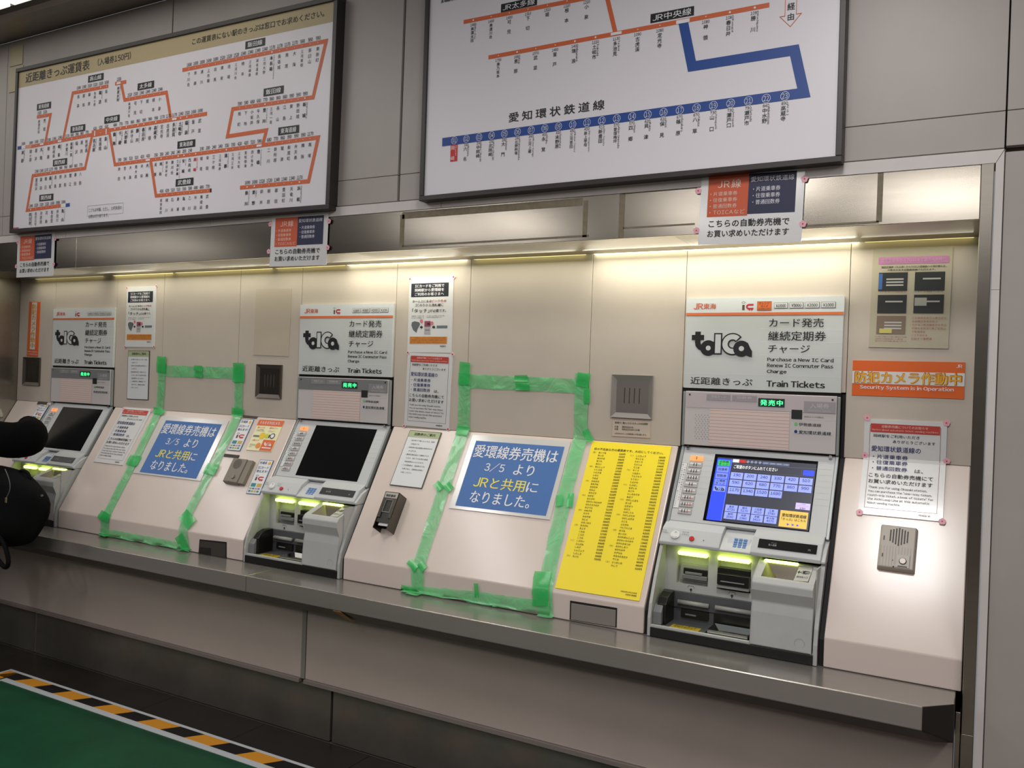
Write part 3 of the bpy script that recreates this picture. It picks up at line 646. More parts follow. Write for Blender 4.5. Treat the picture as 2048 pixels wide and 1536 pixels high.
def machine(x0, on, label):
    X = lambda x: x + x0
    t = thing('ticket_machine', (X(.29), -.30, LZ), label, 'ticket machine', 'ticket vending machines in the niche')
    # -- sign plate
    CS = (1280, 560, 4.65454)
    sh = Sheet(Shift(NW, x0), [(430, 180), (1922, 145), (1893, 1058), (400, 1008)], CS, lift=0)
    sh.o = np.array([0, 1.603]); sh.w, sh.h = .58, .3495; sh.e = np.array([1., 0]); sh.up = np.array([0, 1.])
    q = [np.array(sh.F.hit(sh.full(c))) for c in [(430, 180), (1922, 145), (1893, 1058), (400, 1008)]]; sh.H = homog(q, [(0, sh.h), (sh.w, sh.h), (sh.w, 0), (0, 0)])
    sp = MB().box(X(.001), X(.579), -.014, -.0006, 1.604, 1.952).build('sign_plate', M_mplate, t, bevel=.0015)
    sh.lift = .0132; p = Print(sh); BG = (203, 207, 207); BG2 = (222, 226, 228)
    p.rect((432, 182), (1918, 318), BG2, 1); 
    a0, b0, a1, b1 = p.box2((424, 318), (1915, 340), False); p.lrect(0.001, sh.h * .806, sh.w - .001, sh.h * .836, (228, 118, 66), 2)
    OT = (222, 108, 70)
    p.text('JR', (497, 228), (585, 280), OT, .03); p.text('東海', (592, 228), (706, 276), OT, .03)
    xs = [(1255, 215, 1380, 265, '¥10000'), (1402, 211, 1527, 262, '¥5000'), (1549, 208, 1680, 260, '¥2000'), (1702, 205, 1834, 257, '¥1000')]
    logo_ic(p, (945, 205), (1060, 290))
    if on:
        a0, b0, a1, b1 = p.box2((1095, 205), (1228, 285), False); p.lrect(a0, b1, a1, b0, (232, 120, 62), 3); p.lbox(a0, b1, a1, b0, (120, 60, 30), .0012, 4)
        p.text('オレンジ', (1112, 212), (1208, 232), (70, 40, 24), .02, lvl=5); p.text('カード', (1128, 240), (1196, 258), (70, 40, 24), .02, lvl=5); p.text('Orange Card', (1106, 264), (1216, 278), (70, 40, 24), .02, lvl=5)
    for x_0, y_0, x_1, y_1, s_ in xs:
        a0, b0, a1, b1 = p.box2((x_0, y_0), (x_1, y_1), False); p.lrect(a0 + .0012, b1 - .0012, a1 + .0012, b0 - .0012, (90, 88, 86), 2); p.lrect(a0, b1, a1, b0, WH, 3); p.lbox(a0, b1, a1, b0, (60, 58, 58), .0008, 4)
        p.ltext(s_, a0 + .006, b0 - .005, a1 - .006, b1 + .004, K, .02, 5)
    for v in (462, 582, 706): p.line([(1120, v - 6), (1905, v + 4)], .0007, WH, 2)
    p.line([(410, 872), (1900, 908)], .0007, WH, 2)
    for s_, a, b in (('カード発売', (1208, 362), (1722, 440)), ('継続定期券', (1200, 480), (1744, 568)), ('チャージ', (1200, 606), (1592, 684))): p.text(s_, a, b, K, .012)
    for s_, a, b in (('Purchase a New IC Card', (1192, 724), (1818, 766)), ('Renew IC Commuter Pass', (1190, 780), (1814, 824)), ('Charge', (1188, 836), (1370, 880))): p.text(s_, a, b, K, .045)
    p.text('近距離きっぷ', (470, 905), (1048, 990), K, .012); p.text('Train Tickets', (1186, 936), (1735, 1010), K, .055)
    logo_tag(p, (482, 487), (1046, 719), BG)
    p.build('sign_print', sp)
    # -- liner behind
    MB().box(X(0), X(.58), -.004, .018, 1.36, 1.6035).build('dark_liner', M_black, t)
    # -- upper lamp panel
    up = MB().box(X(.012), X(.568), -.02, -.003, 1.384, 1.592).build('notice_panel', M_mpanel, t, bevel=.002)
    for a, b in ((0.001, .011), (.569, .579)): MB().box(X(a), X(b), -.016, -.003, 1.38, 1.59).build('side_rail', M_rail, t, bevel=.0015)
    F2 = Shift(Vert(-.02), x0); CU = CS
    su = Sheet(F2, [(430, 1045), (1848, 1100), (1778, 1616), (403, 1519)], CU, lift=0); su.o = np.array([.012, 1.384]); su.w, su.h = .556, .208; su.e = np.array([1., 0]); su.up = np.array([0, 1.])
    qq = [np.array(su.F.hit(su.full(c))) for c in [(430, 1045), (1848, 1100), (1778, 1616), (403, 1519)]]; su.H = homog(qq, [(0, su.h), (su.w, su.h), (su.w, 0), (0, 0)])
    p = Print(su); dk = (196, 184, 188) if on else (124, 124, 126); gr = (160, 154, 158) if on else (138, 138, 142)
    p.lrect(.002, su.h * .70, su.w - .002, su.h - .003, dk, 0)
    a0, _ = su.L((648, 1250)); a1, _ = su.L((1385, 1290)); p.lrect(a0, .004, a1, su.h * .69, (222, 204, 197), 1)
    a0, _ = su.L((648, 1250)); a1, _ = su.L((1385, 1290))
    for i in range(11): y = su.h * (.66 - i * .060); p.lrect(a0, y - .0006, a1, y + .0006, (196, 140, 128), 2)
    for (x_0, y_0, x_1, y_1, s_, e_) in ((626, 1075, 845, 1140, '往復きっぷ', 'Round Tickets'), (864, 1085, 1090, 1150, '回数券', 'Coupon Tickets'), (1532, 1142, 1816, 1258, '入場券', 'Admission Tickets')):
        a0, b0, a1, b1 = p.box2((x_0, y_0), (x_1, y_1), False); p.lrect(a0, b1, a1, b0, gr, 2); w = a1 - a0; h = b0 - b1
        p.ltext(s_, a0 + w * .2, b0 - h * .15, a1 - w * .2, b0 - h * .58, (200, 196, 198), 0, 3); p.ltext(e_, a0 + w * .15, b0 - h * .68, a1 - w * .15, b0 - h * .88, (190, 186, 188), 0, 3)
    a0, b0, a1, b1 = p.box2((1106, 1112), (1345, 1200), False); p.lrect(a0, b1, a1, b0, (40, 52, 46), 2); p.ltext('発売中', a0 + .008, b0 - .006, a1 - .007, b1 + .005, ink((70, 255, 150), emit=1.8), .03, 3, track=.12)
    a0, b0, a1, b1 = p.box2((1410, 1218), (1500, 1305), False); p.lrect(a0, b1, a1, b0, (30, 34, 36), 2)
    p.text('防犯カメラ作動中', (1525, 1274), (1700, 1296), (120, 114, 114), .01); p.text('Security System is in Operation', (1525, 1306), (1812, 1326), (140, 134, 134))
    p.text('伊勢鉄道線', (1468, 1335), (1672, 1374), (70, 72, 72), .02); p.disc((1440, 1346), .006, (110, 200, 120), 2)
    a0, b0, a1, b1 = p.box2((1410, 1395), (1768, 1450), False); p.lrect(a0, b1, a1, b0, (204, 206, 208), 1); p.text('愛知環状鉄道線', (1464, 1402), (1756, 1448), K, .02); p.disc((1434, 1413), .006, (40, 52, 110), 2)
    if on:
        for j in range(12):
            for i in range(5): a, b = su.L((517 + i * 28 - j * 1.0 + (j % 2) * 12, 1258 + i * 2 + j * 19)); p.ldisc(a, b, .0013, K, 2, 6)
    for q in ((468, 1078), (1802, 1132)): p.disc(q, .004, M_chrome, 3, n=10)
    p.build('panel_print', up)
    # -- sloping touch panel
    MB().ext([(prof(0, -1.0 if False else b, h)[1:]) for b, h in ((-.925, .003), (-1.236, .003), (-1.236, -.05), (-.925, -.05))], X(.012), X(.568)).build('touch_panel', M_mbody, t, bevel=.002)
    for a, b in ((.001, .0115), (.5685, .579)):
        MB().ext([(prof(0, bb, h)[1:]) for bb, h in ((-.925, .006), (-1.245, .006), (-1.245, -.04), (-.925, -.04))], X(a), X(b)).build('side_rail', M_rail, t, bevel=.0015)
    for a in (.028, .552):
        q = prof(X(a), -.934, .003); MB().cyl(q, (0, -.86, .5), .006, .012, 12).build('lock_pin', M_chrome, t)
    F3 = Shift(ON, x0); C4 = (1290, 860, 3.2)
    sc = Sheet(F3, [(455, 155), (1107, 205), (1050, 652), (370, 578)], C4, lift=.003)
    SX0, SX1, SB0, SB1 = .136, .511, -1.2233, -.9505
    scr = MB().fbox(lambda a, b, h: prof(a, b, h), X(SX0), X(SX1), SB0, SB1, -.004, .0042).build('screen_bezel', mat('screen_black', (14, 15, 18), .12, coat=.5), t)
    pl = Print(Rect(F3, .012, -1.236, .556, .31, .0018)); 
    for i in range(8):
        for a, b in ((.08, .121), (.503, .553)): pl.lrect(a, .31 - .03 - i * .0235, b, .31 - .0307 - i * .0235, (170, 173, 176), 1)
    pl.build('panel_lines', t)
    if on:
        sh = Rect(F3, SX0, SB0, SX1 - SX0, SB1 - SB0, .0032); CV = (1400, 890, 7.87692)
        q = [np.array(ON.hit((CV[0] + x / CV[2], CV[1] + y / CV[2]))) for x, y in ((247, 145), (1857, 268), (1697, 1375), (42, 1182))]
        sh.H = homog(q, [(0, sh.h), (sh.w, sh.h), (sh.w, 0), (0, 0)]); sh.cs = CV
        sh.L = lambda pp: (lambda v: v[:2] / v[2])(sh.H @ np.array([*ON.hit((CV[0] + pp[0] / CV[2], CV[1] + pp[1] / CV[2])), 1.]))
        E_ = lambda c, e=.42: ink(c, .3, e)
        p = Print(sh); bg = E_((58, 60, 74), .35); bt = E_((150, 165, 252), .5); tx = (30, 34, 84)
        p.lrect(.012, .004, sh.w - .004, sh.h - .012, bg, 0)
        p.lrect(.012, .004, .068, sh.h - .018, E_((48, 72, 250), .75), 1); p.lrect(.066, .004, .0672, sh.h - .018, E_((150, 165, 252)), 2)
        g0 = sh.h - .024
        for i, (s_, c) in enumerate((('近距離\nきっぷ', (60, 190, 90)), ('往復券', (120, 140, 235)), ('回数券', (120, 140, 235)), ('入場券\nきっぷ', (120, 140, 235)), ('', (140, 158, 240)))):
            y1 = g0 - i * .0265; y0 = y1 - .0235; p.lrect(.017, y0, .062, y1, E_(c, .5), 2)
            for k, l_ in enumerate(s_.split('\n')):
                nl = len(s_.split('\n')); hh = .0095 if nl > 1 else .011
                yt = (y1 + y0) / 2 + hh / 2 + (.0055 if nl > 1 else 0) * (1 if k == 0 else -1)
                if l_: p.ltext(l_, .022, yt, .057, yt - hh, tx, .01)
            if i == 4: logo_tag(p, (.02 / sh.w, 1 - (y1 - .004) / sh.h), (.059 / sh.w, 1 - (y0 + .003) / sh.h), E_((140, 158, 240), .5), True, (24, 26, 50), 3)
        p.rect((525, 228), (620, 285), E_((225, 228, 250)), 1); p.rect((622, 238), (722, 290), E_((196, 50, 46)), 1)
        for i, u in enumerate((757, 820, 880, 945)): p.disc((u, 272 + i * 5), .0062, E_((110, 120, 150)), 2, n=12); a, b = sh.L((u, 272 + i * 5)); p.ltext(('10', '50', '100', '500')[i], a - .004, b + .0028, a + .004, b - .0028, WH, 0, 3)
        for i, s_ in enumerate(('1000', '2000', '5000', '10000')): p.rect((985 + i * 106, 272 + i * 9), (1085 + i * 106, 320 + i * 9), E_((92, 104, 140)), 1); p.text(s_, (1000 + i * 106, 284 + i * 9), (1070 + i * 106, 310 + i * 9), WH)
        p.line([(520, 302), (1835, 388)], .0008, E_((120, 120, 140)), 1); p.line([(522, 405), (1588, 496), (1600, 395)], .0006, E_((110, 110, 130)), 1)
        p.text('ご希望のボタンにふれてください', (542, 318), (1212, 432), E_((235, 235, 240), .6), .012)
        p.rect((1625, 405), (1785, 505), E_((48, 72, 250), .7), 1)
        Q = lambda u, v: sh.L((u, v))
        # grid of fares: measured corner cells, stepped evenly
        a_l, b_t = Q(494, 432); a_r, b_b = Q(1748, 779); cw = (a_r - a_l + .002) / 6; rh = (b_t - b_b + .002) / 2
        fares = [190, 200, 240, 330, 420, 510, 590, 620, 680, 770, 860, 990, 1170, 1340, 1520, 1690]
        for i, fv in enumerate(fares):
            r, c = divmod(i, 6); x = a_l + c * cw; y = b_t - r * rh
            p.lrect(x, y - rh + .0038, x + cw - .0042, y, bt, 2); w = .026 if fv < 1000 else .035; p.ltext(str(fv), x + (cw - .0042 - w) / 2, y - .0045, x + (cw - .0042 + w) / 2, y - .0160, tx, .02)
        a_l, b_t = Q(405, 940); a_r, b_b = Q(1200, 1262); cw = (a_r - a_l) / 4; rh = (b_t - b_b) / 2
        for i, (n_, v_) in enumerate((('東京', 6720), ('横浜', 5170), ('小田原', 4510), ('三島', 3740), ('静岡', 2640), ('米原', 1980), ('京都', 3410), ('新大阪', 4070))):
            r, c = divmod(i, 4); x = a_l + c * cw * 1.0; y = b_t - r * rh
            p.lrect(x, y - rh + .002, x + cw - .004, y, bt, 2); w = .009 * len(n_); m = x + (cw - .004) / 2
            p.ltext(n_, m - w / 2, y - .003, m + w / 2, y - .0115, (60, 66, 120), .01); p.ltext(str(v_), m - .013, y - .014, m + .013, y - .0225, tx, .01)
        p.rect((1500, 915), (1712, 1040), E_((205, 190, 245), .5), 1); p.text('入場券', (1570, 936), (1650, 955), (60, 66, 120)); p.line([(1512, 965), (1700, 982)], .0005, (220, 90, 110), 3); p.text('150', (1555, 992), (1640, 1030), tx, .02)
        p.poly([(1258, 1030), (1692, 1076), (1655, 1336), (1218, 1285)], E_((232, 196, 92), .4), 1)
        p.text('愛知環状鉄道線', (1284, 1080), (1655, 1174), (40, 34, 20), .02); p.text('「きっぷ」はこちら', (1268, 1146), (1645, 1228), (40, 34, 20), .01)
        for i in range(3): p.poly([(1352 + i * 75, 1238 + i * 9), (1352 + i * 75, 1272 + i * 9), (1390 + i * 75, 1258 + i * 9)], E_((60, 70, 250)), 2)
        scr['label'] = 'lit blue touch screen with fare buttons'
        p.build('screen_image', scr)
    # -- passenger number buttons
    for i in range(9):
        s0 = .0475 + i * .0276; a = .043 - i * .0008
        BB = MB().fbox(lambda a_, b_, h_: prof(a_, b_, h_), X(a), X(a + .052), -.9173 - s0 - .0225, -.9173 - s0, 0, .007)
        o = BB.build('passenger_button', [mat('lit_orange_key', (250, 150, 90), .4, emit=.75) if i == 0 else mat('grey_key', (176, 172, 172) , .4)], t, bevel=.002)
        if i == 0: o['label'] = 'lit orange button'
        pp = Print(Rect(F3, a, -.9173 - s0 - .0225, .052, .0225, .0065))
        if i: pp.lrect(.004, .0125, .048, .018, (226, 226, 226), 1)
        nn = (1, 2, 3, 4, 2, 3, 3, 4, 3)[i]
        for k in range(nn):
            cx = .026 + (k - (nn - 1) / 2) * .010; c_ = K if k < 2 or i < 4 else (176, 90, 90)
            pp.ldisc(cx, .0165, .0018, c_, 3, 8); pp.lrect(cx - .0015, .006, cx + .0015, .0145, c_, 3)
        pp.build('key_print', o)
    pp = Rect(F3, .012, -1.20, .021, .215, .003)
    # slanted strip label left of the buttons
    q = MB().fbox(lambda a_, b_, h_: prof(a_, b_, h_), X(.0145), X(.036), -1.186, -.998, 0, .0044).build('instruction_label', M_paper, t)
    pp = Print(Rect(F3, .0145, -1.186, .0215, .188, .0036)); pp.lbox(0, 0, .0215, .188, K, .0006, 1); pp.lvtext('この券売機は領収書発行できます', .0155, .182, .03, .0065, K); pp.lvtext('購入の前に領収書を押して、投入してください', .006, .182, .006, .006, K); pp.build('label_print', q)
    # -- control shelf
    def lipp(d=0.): return [(-.150 + d * .3, 1.110 - d), (-.200 + d * .3, 1.086 - d), (-.240, 1.040 - d * .3), (-.238, 1.028), (-.10, 1.028), (-.10, 1.11 - d)]
    mb = MB(); mb.ext(lipp(), X(.0), X(.222)); mb.ext(lipp(.016), X(.222), X(.332)); mb.ext(lipp(-.003), X(.332), X(.566)); mb.ext(lipp(.012), X(.566), X(.58))
    shelf = mb.build('control_shelf', M_mbody, t, bevel=.003)
    n_ = math.hypot(.04, .046); LF = Plane((x0, -.200, 1.086), (1, 0, 0), (0, .04 / n_, .046 / n_))
    LF0 = Plane((0, -.200, 1.086), (1, 0, 0), (0, .04 / n_, .046 / n_))
    c3 = lambda x, y: (1290 + x / 5.905, 1030 + y / 5.905); c4 = lambda x, y: (1470 + x / 4.955, 1030 + y / 4.955)
    def lf(p_): return LF0.hit(p_)
    a, b = lf(c3(360, 240)); kn = MB().cyl(LF.P(a, b, 0), LF.n, .0168, .007, 28).build('selector_knob', mat('white_knob', (226, 226, 224), .35), t, bevel=.001)
    pk = Print(Rect(LF, a - .017, b - .017, .034, .034, .006)); pk.ldisc(.017 + .001, .026, .0035, K, 1, 14, ri=.0024); pk.lline([(.007, .0075), (.012, .0045), (.020, .0045), (.026, .0075)], .001, K, 1); pk.build('knob_print', kn)
    a, b = lf(c3(553, 285)); MB().cyl(LF.P(a, b, 0), LF.n, .0095, .006, 20).build('call_button', mat('red_button', (196, 44, 44), .35), t, bevel=.001)
    pk = Print(Rect(LF, 0, -.05, .58, .06, .0004)); pk.F = None
    for s_, u0, v0, u1, v1 in (('よびだし', 205, 195, 285, 218), ('とりけし', 440, 225, 522, 248), ('呼出', 205, 172, 260, 186), ('取消', 445, 200, 520, 215)):
        q0 = lf(c3(u0, v0)); q1 = lf(c3(u1, v1)); pk.ltext(s_, q0[0], q0[1] + .05, q1[0], q1[1] + .05, (70, 70, 72), .01)
    q = lf(c3(694, 304)); pk.ldisc(q[0], q[1] + .05, .002, K, 3, 10)
    pk.build('shelf_print', shelf)
    # keypad
    kq = lambda d: Plane((x0, -.200 + d * .3, 1.086 - d), (1, 0, 0), (0, .0392, .0412) / np.hypot(.0392, .0412))
    KP = kq(.016)
    kp = MB().fbox(KP.P, .243, .322, -.046, .006, 0, .003).build('keypad', mat('keypad_plate', (196, 200, 206), .4), t)
    for r in range(4):
        for c in range(3): o = MB().fbox(KP.P, .266 + c * .0165, .2785 + c * .0165, -.006 - r * .0105, .0015 - r * .0105, .003, .007).build('key', mat('blue_key', (96, 142, 200), .4), kp, bevel=.0015)
    RP = Plane((x0, -.2009, 1.089), (1, 0, 0), (0, .04 / n_, .046 / n_))
    ad = MB().fbox(RP.P, .354, .549, -.0415, -.0065, -.002, .0016).build('amount_display', mat('display_black', (20, 18, 18), .22), t)
    pk = Print(Rect(RP, .354, -.0415, .195, .035, .0008)); pk.ltext('投入金額', .035, .018, .062, .010, (170, 168, 166)); pk.ltext('Amount', .043, .025, .062, .0205, (120, 118, 116)); pk.ltext('円', .168, .014, .175, .007, (170, 168, 166)); pk.build('display_print', ad)
    # -- lower body
    side = [(-.226, 1.027), (-.285, .92), (-.325, .83), (-.336, .78), (-.336, LZ + .002), (-.08, LZ + .002), (-.08, 1.027)]
    lb = MB(); lb.ext(side, X(0.001), X(.012)); lb.ext(side, X(.566), X(.579))
    B_ = lambda a, b, y0, y1, z0, z1, m=lb, mi=0: m.box(X(a), X(b), y0, y1, z0, z1, mi)
    B_(.012, .056, -.19, -.1, .856, 1.028); B_(.173, .206, -.19, -.1, .884, .995); B_(.326, .360, -.19, -.1, .856, 1.028); B_(.056, .326, -.19, -.1, .995, 1.028); B_(.056, .326, -.19, -.1, .856, .884); B_(.056, .326, -.158, -.1, .884, .995)
    B_(.012, .566, -.333, -.08, LZ + .002, .748); B_(.012, .362, -.336, -.322, .7485, .756); B_(.562, .566, -.30, -.1, .75, 1.02)
    low = lb.build('lower_body', M_mlow, t)
    MB().box(X(.013), X(.567), -.3405, -.333, .7165, .7485).build('black_strip', M_black, t, bevel=.001)
    for k, (a, b, z) in enumerate(((.062, .172, .997), (.209, .324, .996))): MB().box(X(a), X(b), -.208, -.188, z - .006, z + .0085).build('slot_lamp', M_glow, t, bevel=.005)
    MB().box(X(.378), X(.492), -.232, -.215, 1.010, 1.0195).build('slot_lamp', M_glow, t, bevel=.004)
    # card slot
    m_ = MB(); B_(.066, .171, -.178, -.158, .896, .955, m_, 0); B_(.080, .168, -.186, -.17, .921, .942, m_, 1); B_(.088, .15, -.194, -.18, .922, .930, m_, 2); B_(.078, .17, -.196, -.17, .906, .920, m_, 2)
    m_.build('ticket_slot', [mat('slot_grey', (150, 150, 148), .45), M_black, M_mgrey], t, bevel=.001)
    m_ = MB(); B_(.208, .325, -.188, -.158, .888, .962, m_, 1); B_(.214, .325, -.214, -.17, .905, .945, m_, 1); B_(.210, .325, -.21, -.17, .893, .905, m_, 0); B_(.225, .31, -.219, -.2, .917, .921, m_, 2)
    m_.build('banknote_slot', [mat('slot_grey', (150, 150, 148), .45), M_black, M_mgrey], t, bevel=.0015)
    pk = Print(Rect(Shift(Vert(-.19), x0), .0, .856, .34, .03, .0))
    for cx in (.112, .262):
        z = .0125; pk.lline([(cx - .013, z + .004), (cx - .009, z + .0115), (cx + .009, z + .0115), (cx + .013, z + .004)], .001, K, 1)
        pk.lpoly([(cx - .006, z - .003), (cx + .006, z - .003), (cx, z + .004)], K, 1); pk.lrect(cx - .0018, z - .009, cx + .0018, z - .002, K, 1)
    pk.build('slot_pictograms', low)
    # output tray
    m_ = MB(); B_(.012, .360, -.205, -.16, .80, .8558, m_, 0); B_(.012, .360, -.20, -.10, .749, .80, m_, 0); B_(.012, .20, -.322, -.2, .7485, .7525, m_, 0); B_(.2, .36, -.322, -.2, .7485, .7495, m_, 1)
    B_(.083, .184, -.209, -.19, .768, .797, m_, 1); B_(.204, .345, -.209, -.19, .757, .80, m_, 1); B_(.10, .14, -.212, -.2, .777, .782, m_, 2)
    tr = m_.build('output_tray', [M_dgrey, M_black, M_mgrey], t)
    for a, b in ((.072, .186), (.210, .345)): MB().cyl((X(a), -.214, .822), (1, 0, 0), .0085, b - a, 14).build('roller', mat('roller_grey', (158, 158, 156), .35), t, smooth=True)
    pp = MB().box(X(.075), X(.178), -.312, -.268, .7526, .7534).build('yellow_sticker', mat('yellow_sticker', (176, 150, 40), .5), t)
    pk = Print(Rect(Plane((x0, -.312, .7530), (1, 0, 0), (0, 1, 0)), .075, 0, .103, .044, 0)); pk.ltext('おつり・きっぷ', .012, .036, .09, .026, K, .01); pk.ltext('お取り忘れなく', .012, .02, .09, .010, K, .01); pk.build('sticker_print', pp)
    v = []; za, zb_ = .7535, .750
    ds = MB(); o_ = [(X(.212), -.316), (X(.35), -.316), (X(.35), -.222), (X(.212), -.222)]; i_ = [(X(.232), -.304), (X(.34), -.304), (X(.34), -.24), (X(.232), -.24)]
    ds.add([(*q, .768) for q in o_] + [(*q, .7505) for q in i_] + [(*q, .7497) for q in o_], [(0, 1, 5, 4), (1, 2, 6, 5), (2, 3, 7, 6), (3, 0, 4, 7), (4, 5, 6, 7), (0, 8, 9, 1), (1, 9, 10, 2), (2, 10, 11, 3), (3, 11, 8, 0), (11, 10, 9, 8)]); ds.build('change_dish', M_chrome, t)
    m_ = MB(); m_.ext([(-.318, .753), (-.318, .80), (-.30, .822), (-.24, .825), (-.205, .825), (-.205, .753)], X(.0125), X(.045), 0)
    m_.ext([(-.300, .753), (-.300, .825), (-.28, .848), (-.245, .860), (-.206, .860), (-.206, .753)], X(.022), X(.056), 1); m_.build('card_return', [M_mgrey, M_black], t, bevel=.003)
    # coin module with funnel
    x_a, x_b = X(.362), X(.5615); yf, zf_, yk, zk = -.326, .974, -.222, 1.014
    pg = [(-.336, .7485), (-.327, .86), (-.320, .895), (-.338, .935), (-.338, .960), (yf, zf_), (yk, zk), (-.19, zk), (-.19, .7485)]
    n = len(pg); cm = MB(); vs = [(x_a, y, z) for y, z in pg] + [(x_b, y, z) for y, z in pg]
    fs = [tuple(range(n))[::-1], tuple(range(n, 2 * n))] + [(i, n + i, n + (i + 1) % n, (i + 1) % n) for i in range(n) if i != 5]
    S5 = lambda u, w, d=0.: (x_a + (x_b - x_a) * u, yf + (yk - yf) * w, zf_ + (zk - zf_) * w - d)
    inn = [S5(.13, .10), S5(.90, .10), S5(.90, .97), S5(.13, .97)]; bot = [S5(.38, .45, .045), S5(.52, .45, .045), S5(.52, .6, .045), S5(.38, .6, .045)]
    k0 = len(vs); vs += inn; fs += [(5, n + 5, k0 + 1, k0), (n + 5, n + 6, k0 + 2, k0 + 1), (n + 6, 6, k0 + 3, k0 + 2), (6, 5, k0, k0 + 3)]
    cm.add(vs, fs, 0); cm.build('coin_module', M_mlow, t, bevel=.004)
    fn = MB(); fn.add(inn + bot, [(0, 1, 5, 4), (1, 2, 6, 5), (2, 3, 7, 6), (3, 0, 4, 7)], 0); fn.add(bot, [(0, 1, 2, 3)], 1); fn.build('coin_funnel', [mat('funnel_brown', (104, 95, 82), .35, .3), M_black], t)
    # coin arrow label on the funnel wall
    A_, B1, C_, D_ = S5(.66, .14, .004), S5(.89, .12, .001), S5(.89, .92, .001), S5(.66, .9, .004)
    ex = np.array(B1) - A_; lw = np.linalg.norm(ex); ex = ex / lw; ey = np.array(D_) - A_; ey = ey - ex * (ey @ ex); lh = np.linalg.norm(ey); ey = ey / lh
    PLN = Plane(np.array(A_) + np.cross(ex, ey) * .0015, ex, ey); pk = Print(Rect(PLN, 0, 0, lw, lh, 0)); pk.lrect(0, 0, lw, lh, (186, 186, 180), 0)
    for k in range(3): pk.ldisc(lw * (.50 + .12 * k), lh * .62, lw * .20, K, 1 + k * 2, 16, ri=lw * .165); pk.ldisc(lw * (.50 + .12 * k), lh * .62, lw * .165, (186, 186, 180), 2 + k * 2 - 1, 14) if k < 0 else None
    pk.ltext('¥', lw * .43, lh * .72, lw * .57, lh * .52, K, .03, 6); pk.lpoly([(lw * .05, lh * .62), (lw * .17, lh * .48), (lw * .17, lh * .76)], K, 2); pk.lrect(lw * .15, lh * .59, lw * .28, lh * .65, K, 2)
    pk.ltext('硬貨投入口', lw * .1, lh * .34, lw * .9, lh * .2, K); pk.build('coin_label', t)
    pk = Print(Rect(Shift(Vert(-.3335), x0), .49, .76, .07, .06, 0)); pk.ldisc(.033, .018, .0165, (150, 150, 148), 0, 26, ri=.0158); pk.build('round_mark', t)
    return t
class Rect:
    cs = (0, 0, 1)
    def __init__(s, F, a, b, w, h, lift=0.): s.F = F; s.a = a; s.b = b; s.w = w; s.h = h; s.lift = lift
    def P(s, a, b, h=0.): return s.F.P(s.a + a, s.b + b, h + s.lift)
XM = (0., -1.991, -4.002)
machine(XM[0], True, 'nearest ticket machine, its blue fare screen lit')
machine(XM[1], False, 'middle ticket machine with a dark blank screen, between the two green-taped consoles')
machine(XM[2], False, 'farthest ticket machine, partly hidden by the black-sleeved person')
# ================================================================ notices, stickers, labels
PK = (226, 130, 150)
def flower(sh, p0, parent, red=False, d=0):
    a, b = sh.L(p0); o = MB()
    r = .0115
    q = Print(sh)
    if red:
        q.lpoly([(a - r, b), (a, b - r), (a + r, b), (a, b + r)], (236, 214, 214), 3 + d); q.ldisc(a, b, .0045, (200, 50, 74), 5 + d, 8)
    else:
        for k in range(5): t = math.radians(72 * k + 90); q.ldisc(a + .0058 * math.cos(t), b + .0058 * math.sin(t), .0062, (236, 178, 190), 3 + d + .2 * k, 10)
        q.ldisc(a, b, .0028, (196, 60, 96), 5 + d, 8)
    q.build('flower_pin', parent)
def full(cs, p0): return (cs[0] + p0[0] / cs[2], cs[1] + p0[1] / cs[2])
# -- header notices
def header_notice(corners, label, pins, soft=False):
    sh = Sheet(Vert(D - .0095), corners, (0, 0, 1), lift=0)
    t = thing('hanging_notice', sh.loc(), label, 'notice', 'ticket machine notices hanging from the header')
    sh.slab(.0008).build('paper', M_lam, t)
    p = Print(sh); OB = (206, 92, 56); NB = (40, 42, 74)
    p.rect((.075, .055), (.475, .62), OB, 1, True); p.rect((.475, .055), (.925, .60), NB, 1, True)
    C1 = (236, 206, 192); C2 = (222, 222, 232)
    p.text('JR線', (.17, .12), (.40, .235), C1, .01, True, track=.1)
    for i, s_ in enumerate(('片道乗車券', '往復乗車券', '普通回数券', 'TOICAなど')): p.text('・' + s_, (.10, .275 + i * .085), (.37 if i < 3 else .45, .335 + i * .085), C1, 0, True)
    p.text('愛知環状鉄道線', (.495, .10), (.905, .17), C2, 0, True)
    for i, s_ in enumerate(('片道乗車券', '往復乗車券', '普通回数券')): p.text('・' + s_, (.52, .235 + i * .088), (.78, .30 + i * .088), C2, .01, True)
    p.text('こちらの自動券売機で', (.10, .665), (.88, .765), K, .016, True); p.text('お買い求めいただけます', (.09, .805), (.88, .90), K, .016, True)
    p.build('notice_print', t)
    for q in pins: flower(sh, q, t)
header_notice([(1405, 343), (1610.5, 335), (1603, 481), (1395, 493)], 'nearest orange and navy header notice, hanging right of the tape residue', [(1397, 380), (1609, 360), (1392, 463), (1606, 446)])
header_notice([(543.5, 431), (657, 424.5), (653.5, 529.5), (539.4, 534)], 'middle orange and navy header notice, over the middle ticket machine', [(541, 448), (658, 443), (538, 503), (656, 495)])
header_notice([(35.7, 468.4), (110, 462.9), (107.4, 550.8), (33.2, 555.9)], 'farthest orange and navy header notice, at the dark left end of the header', [(36, 484), (111, 478), (33, 533), (108, 528)])
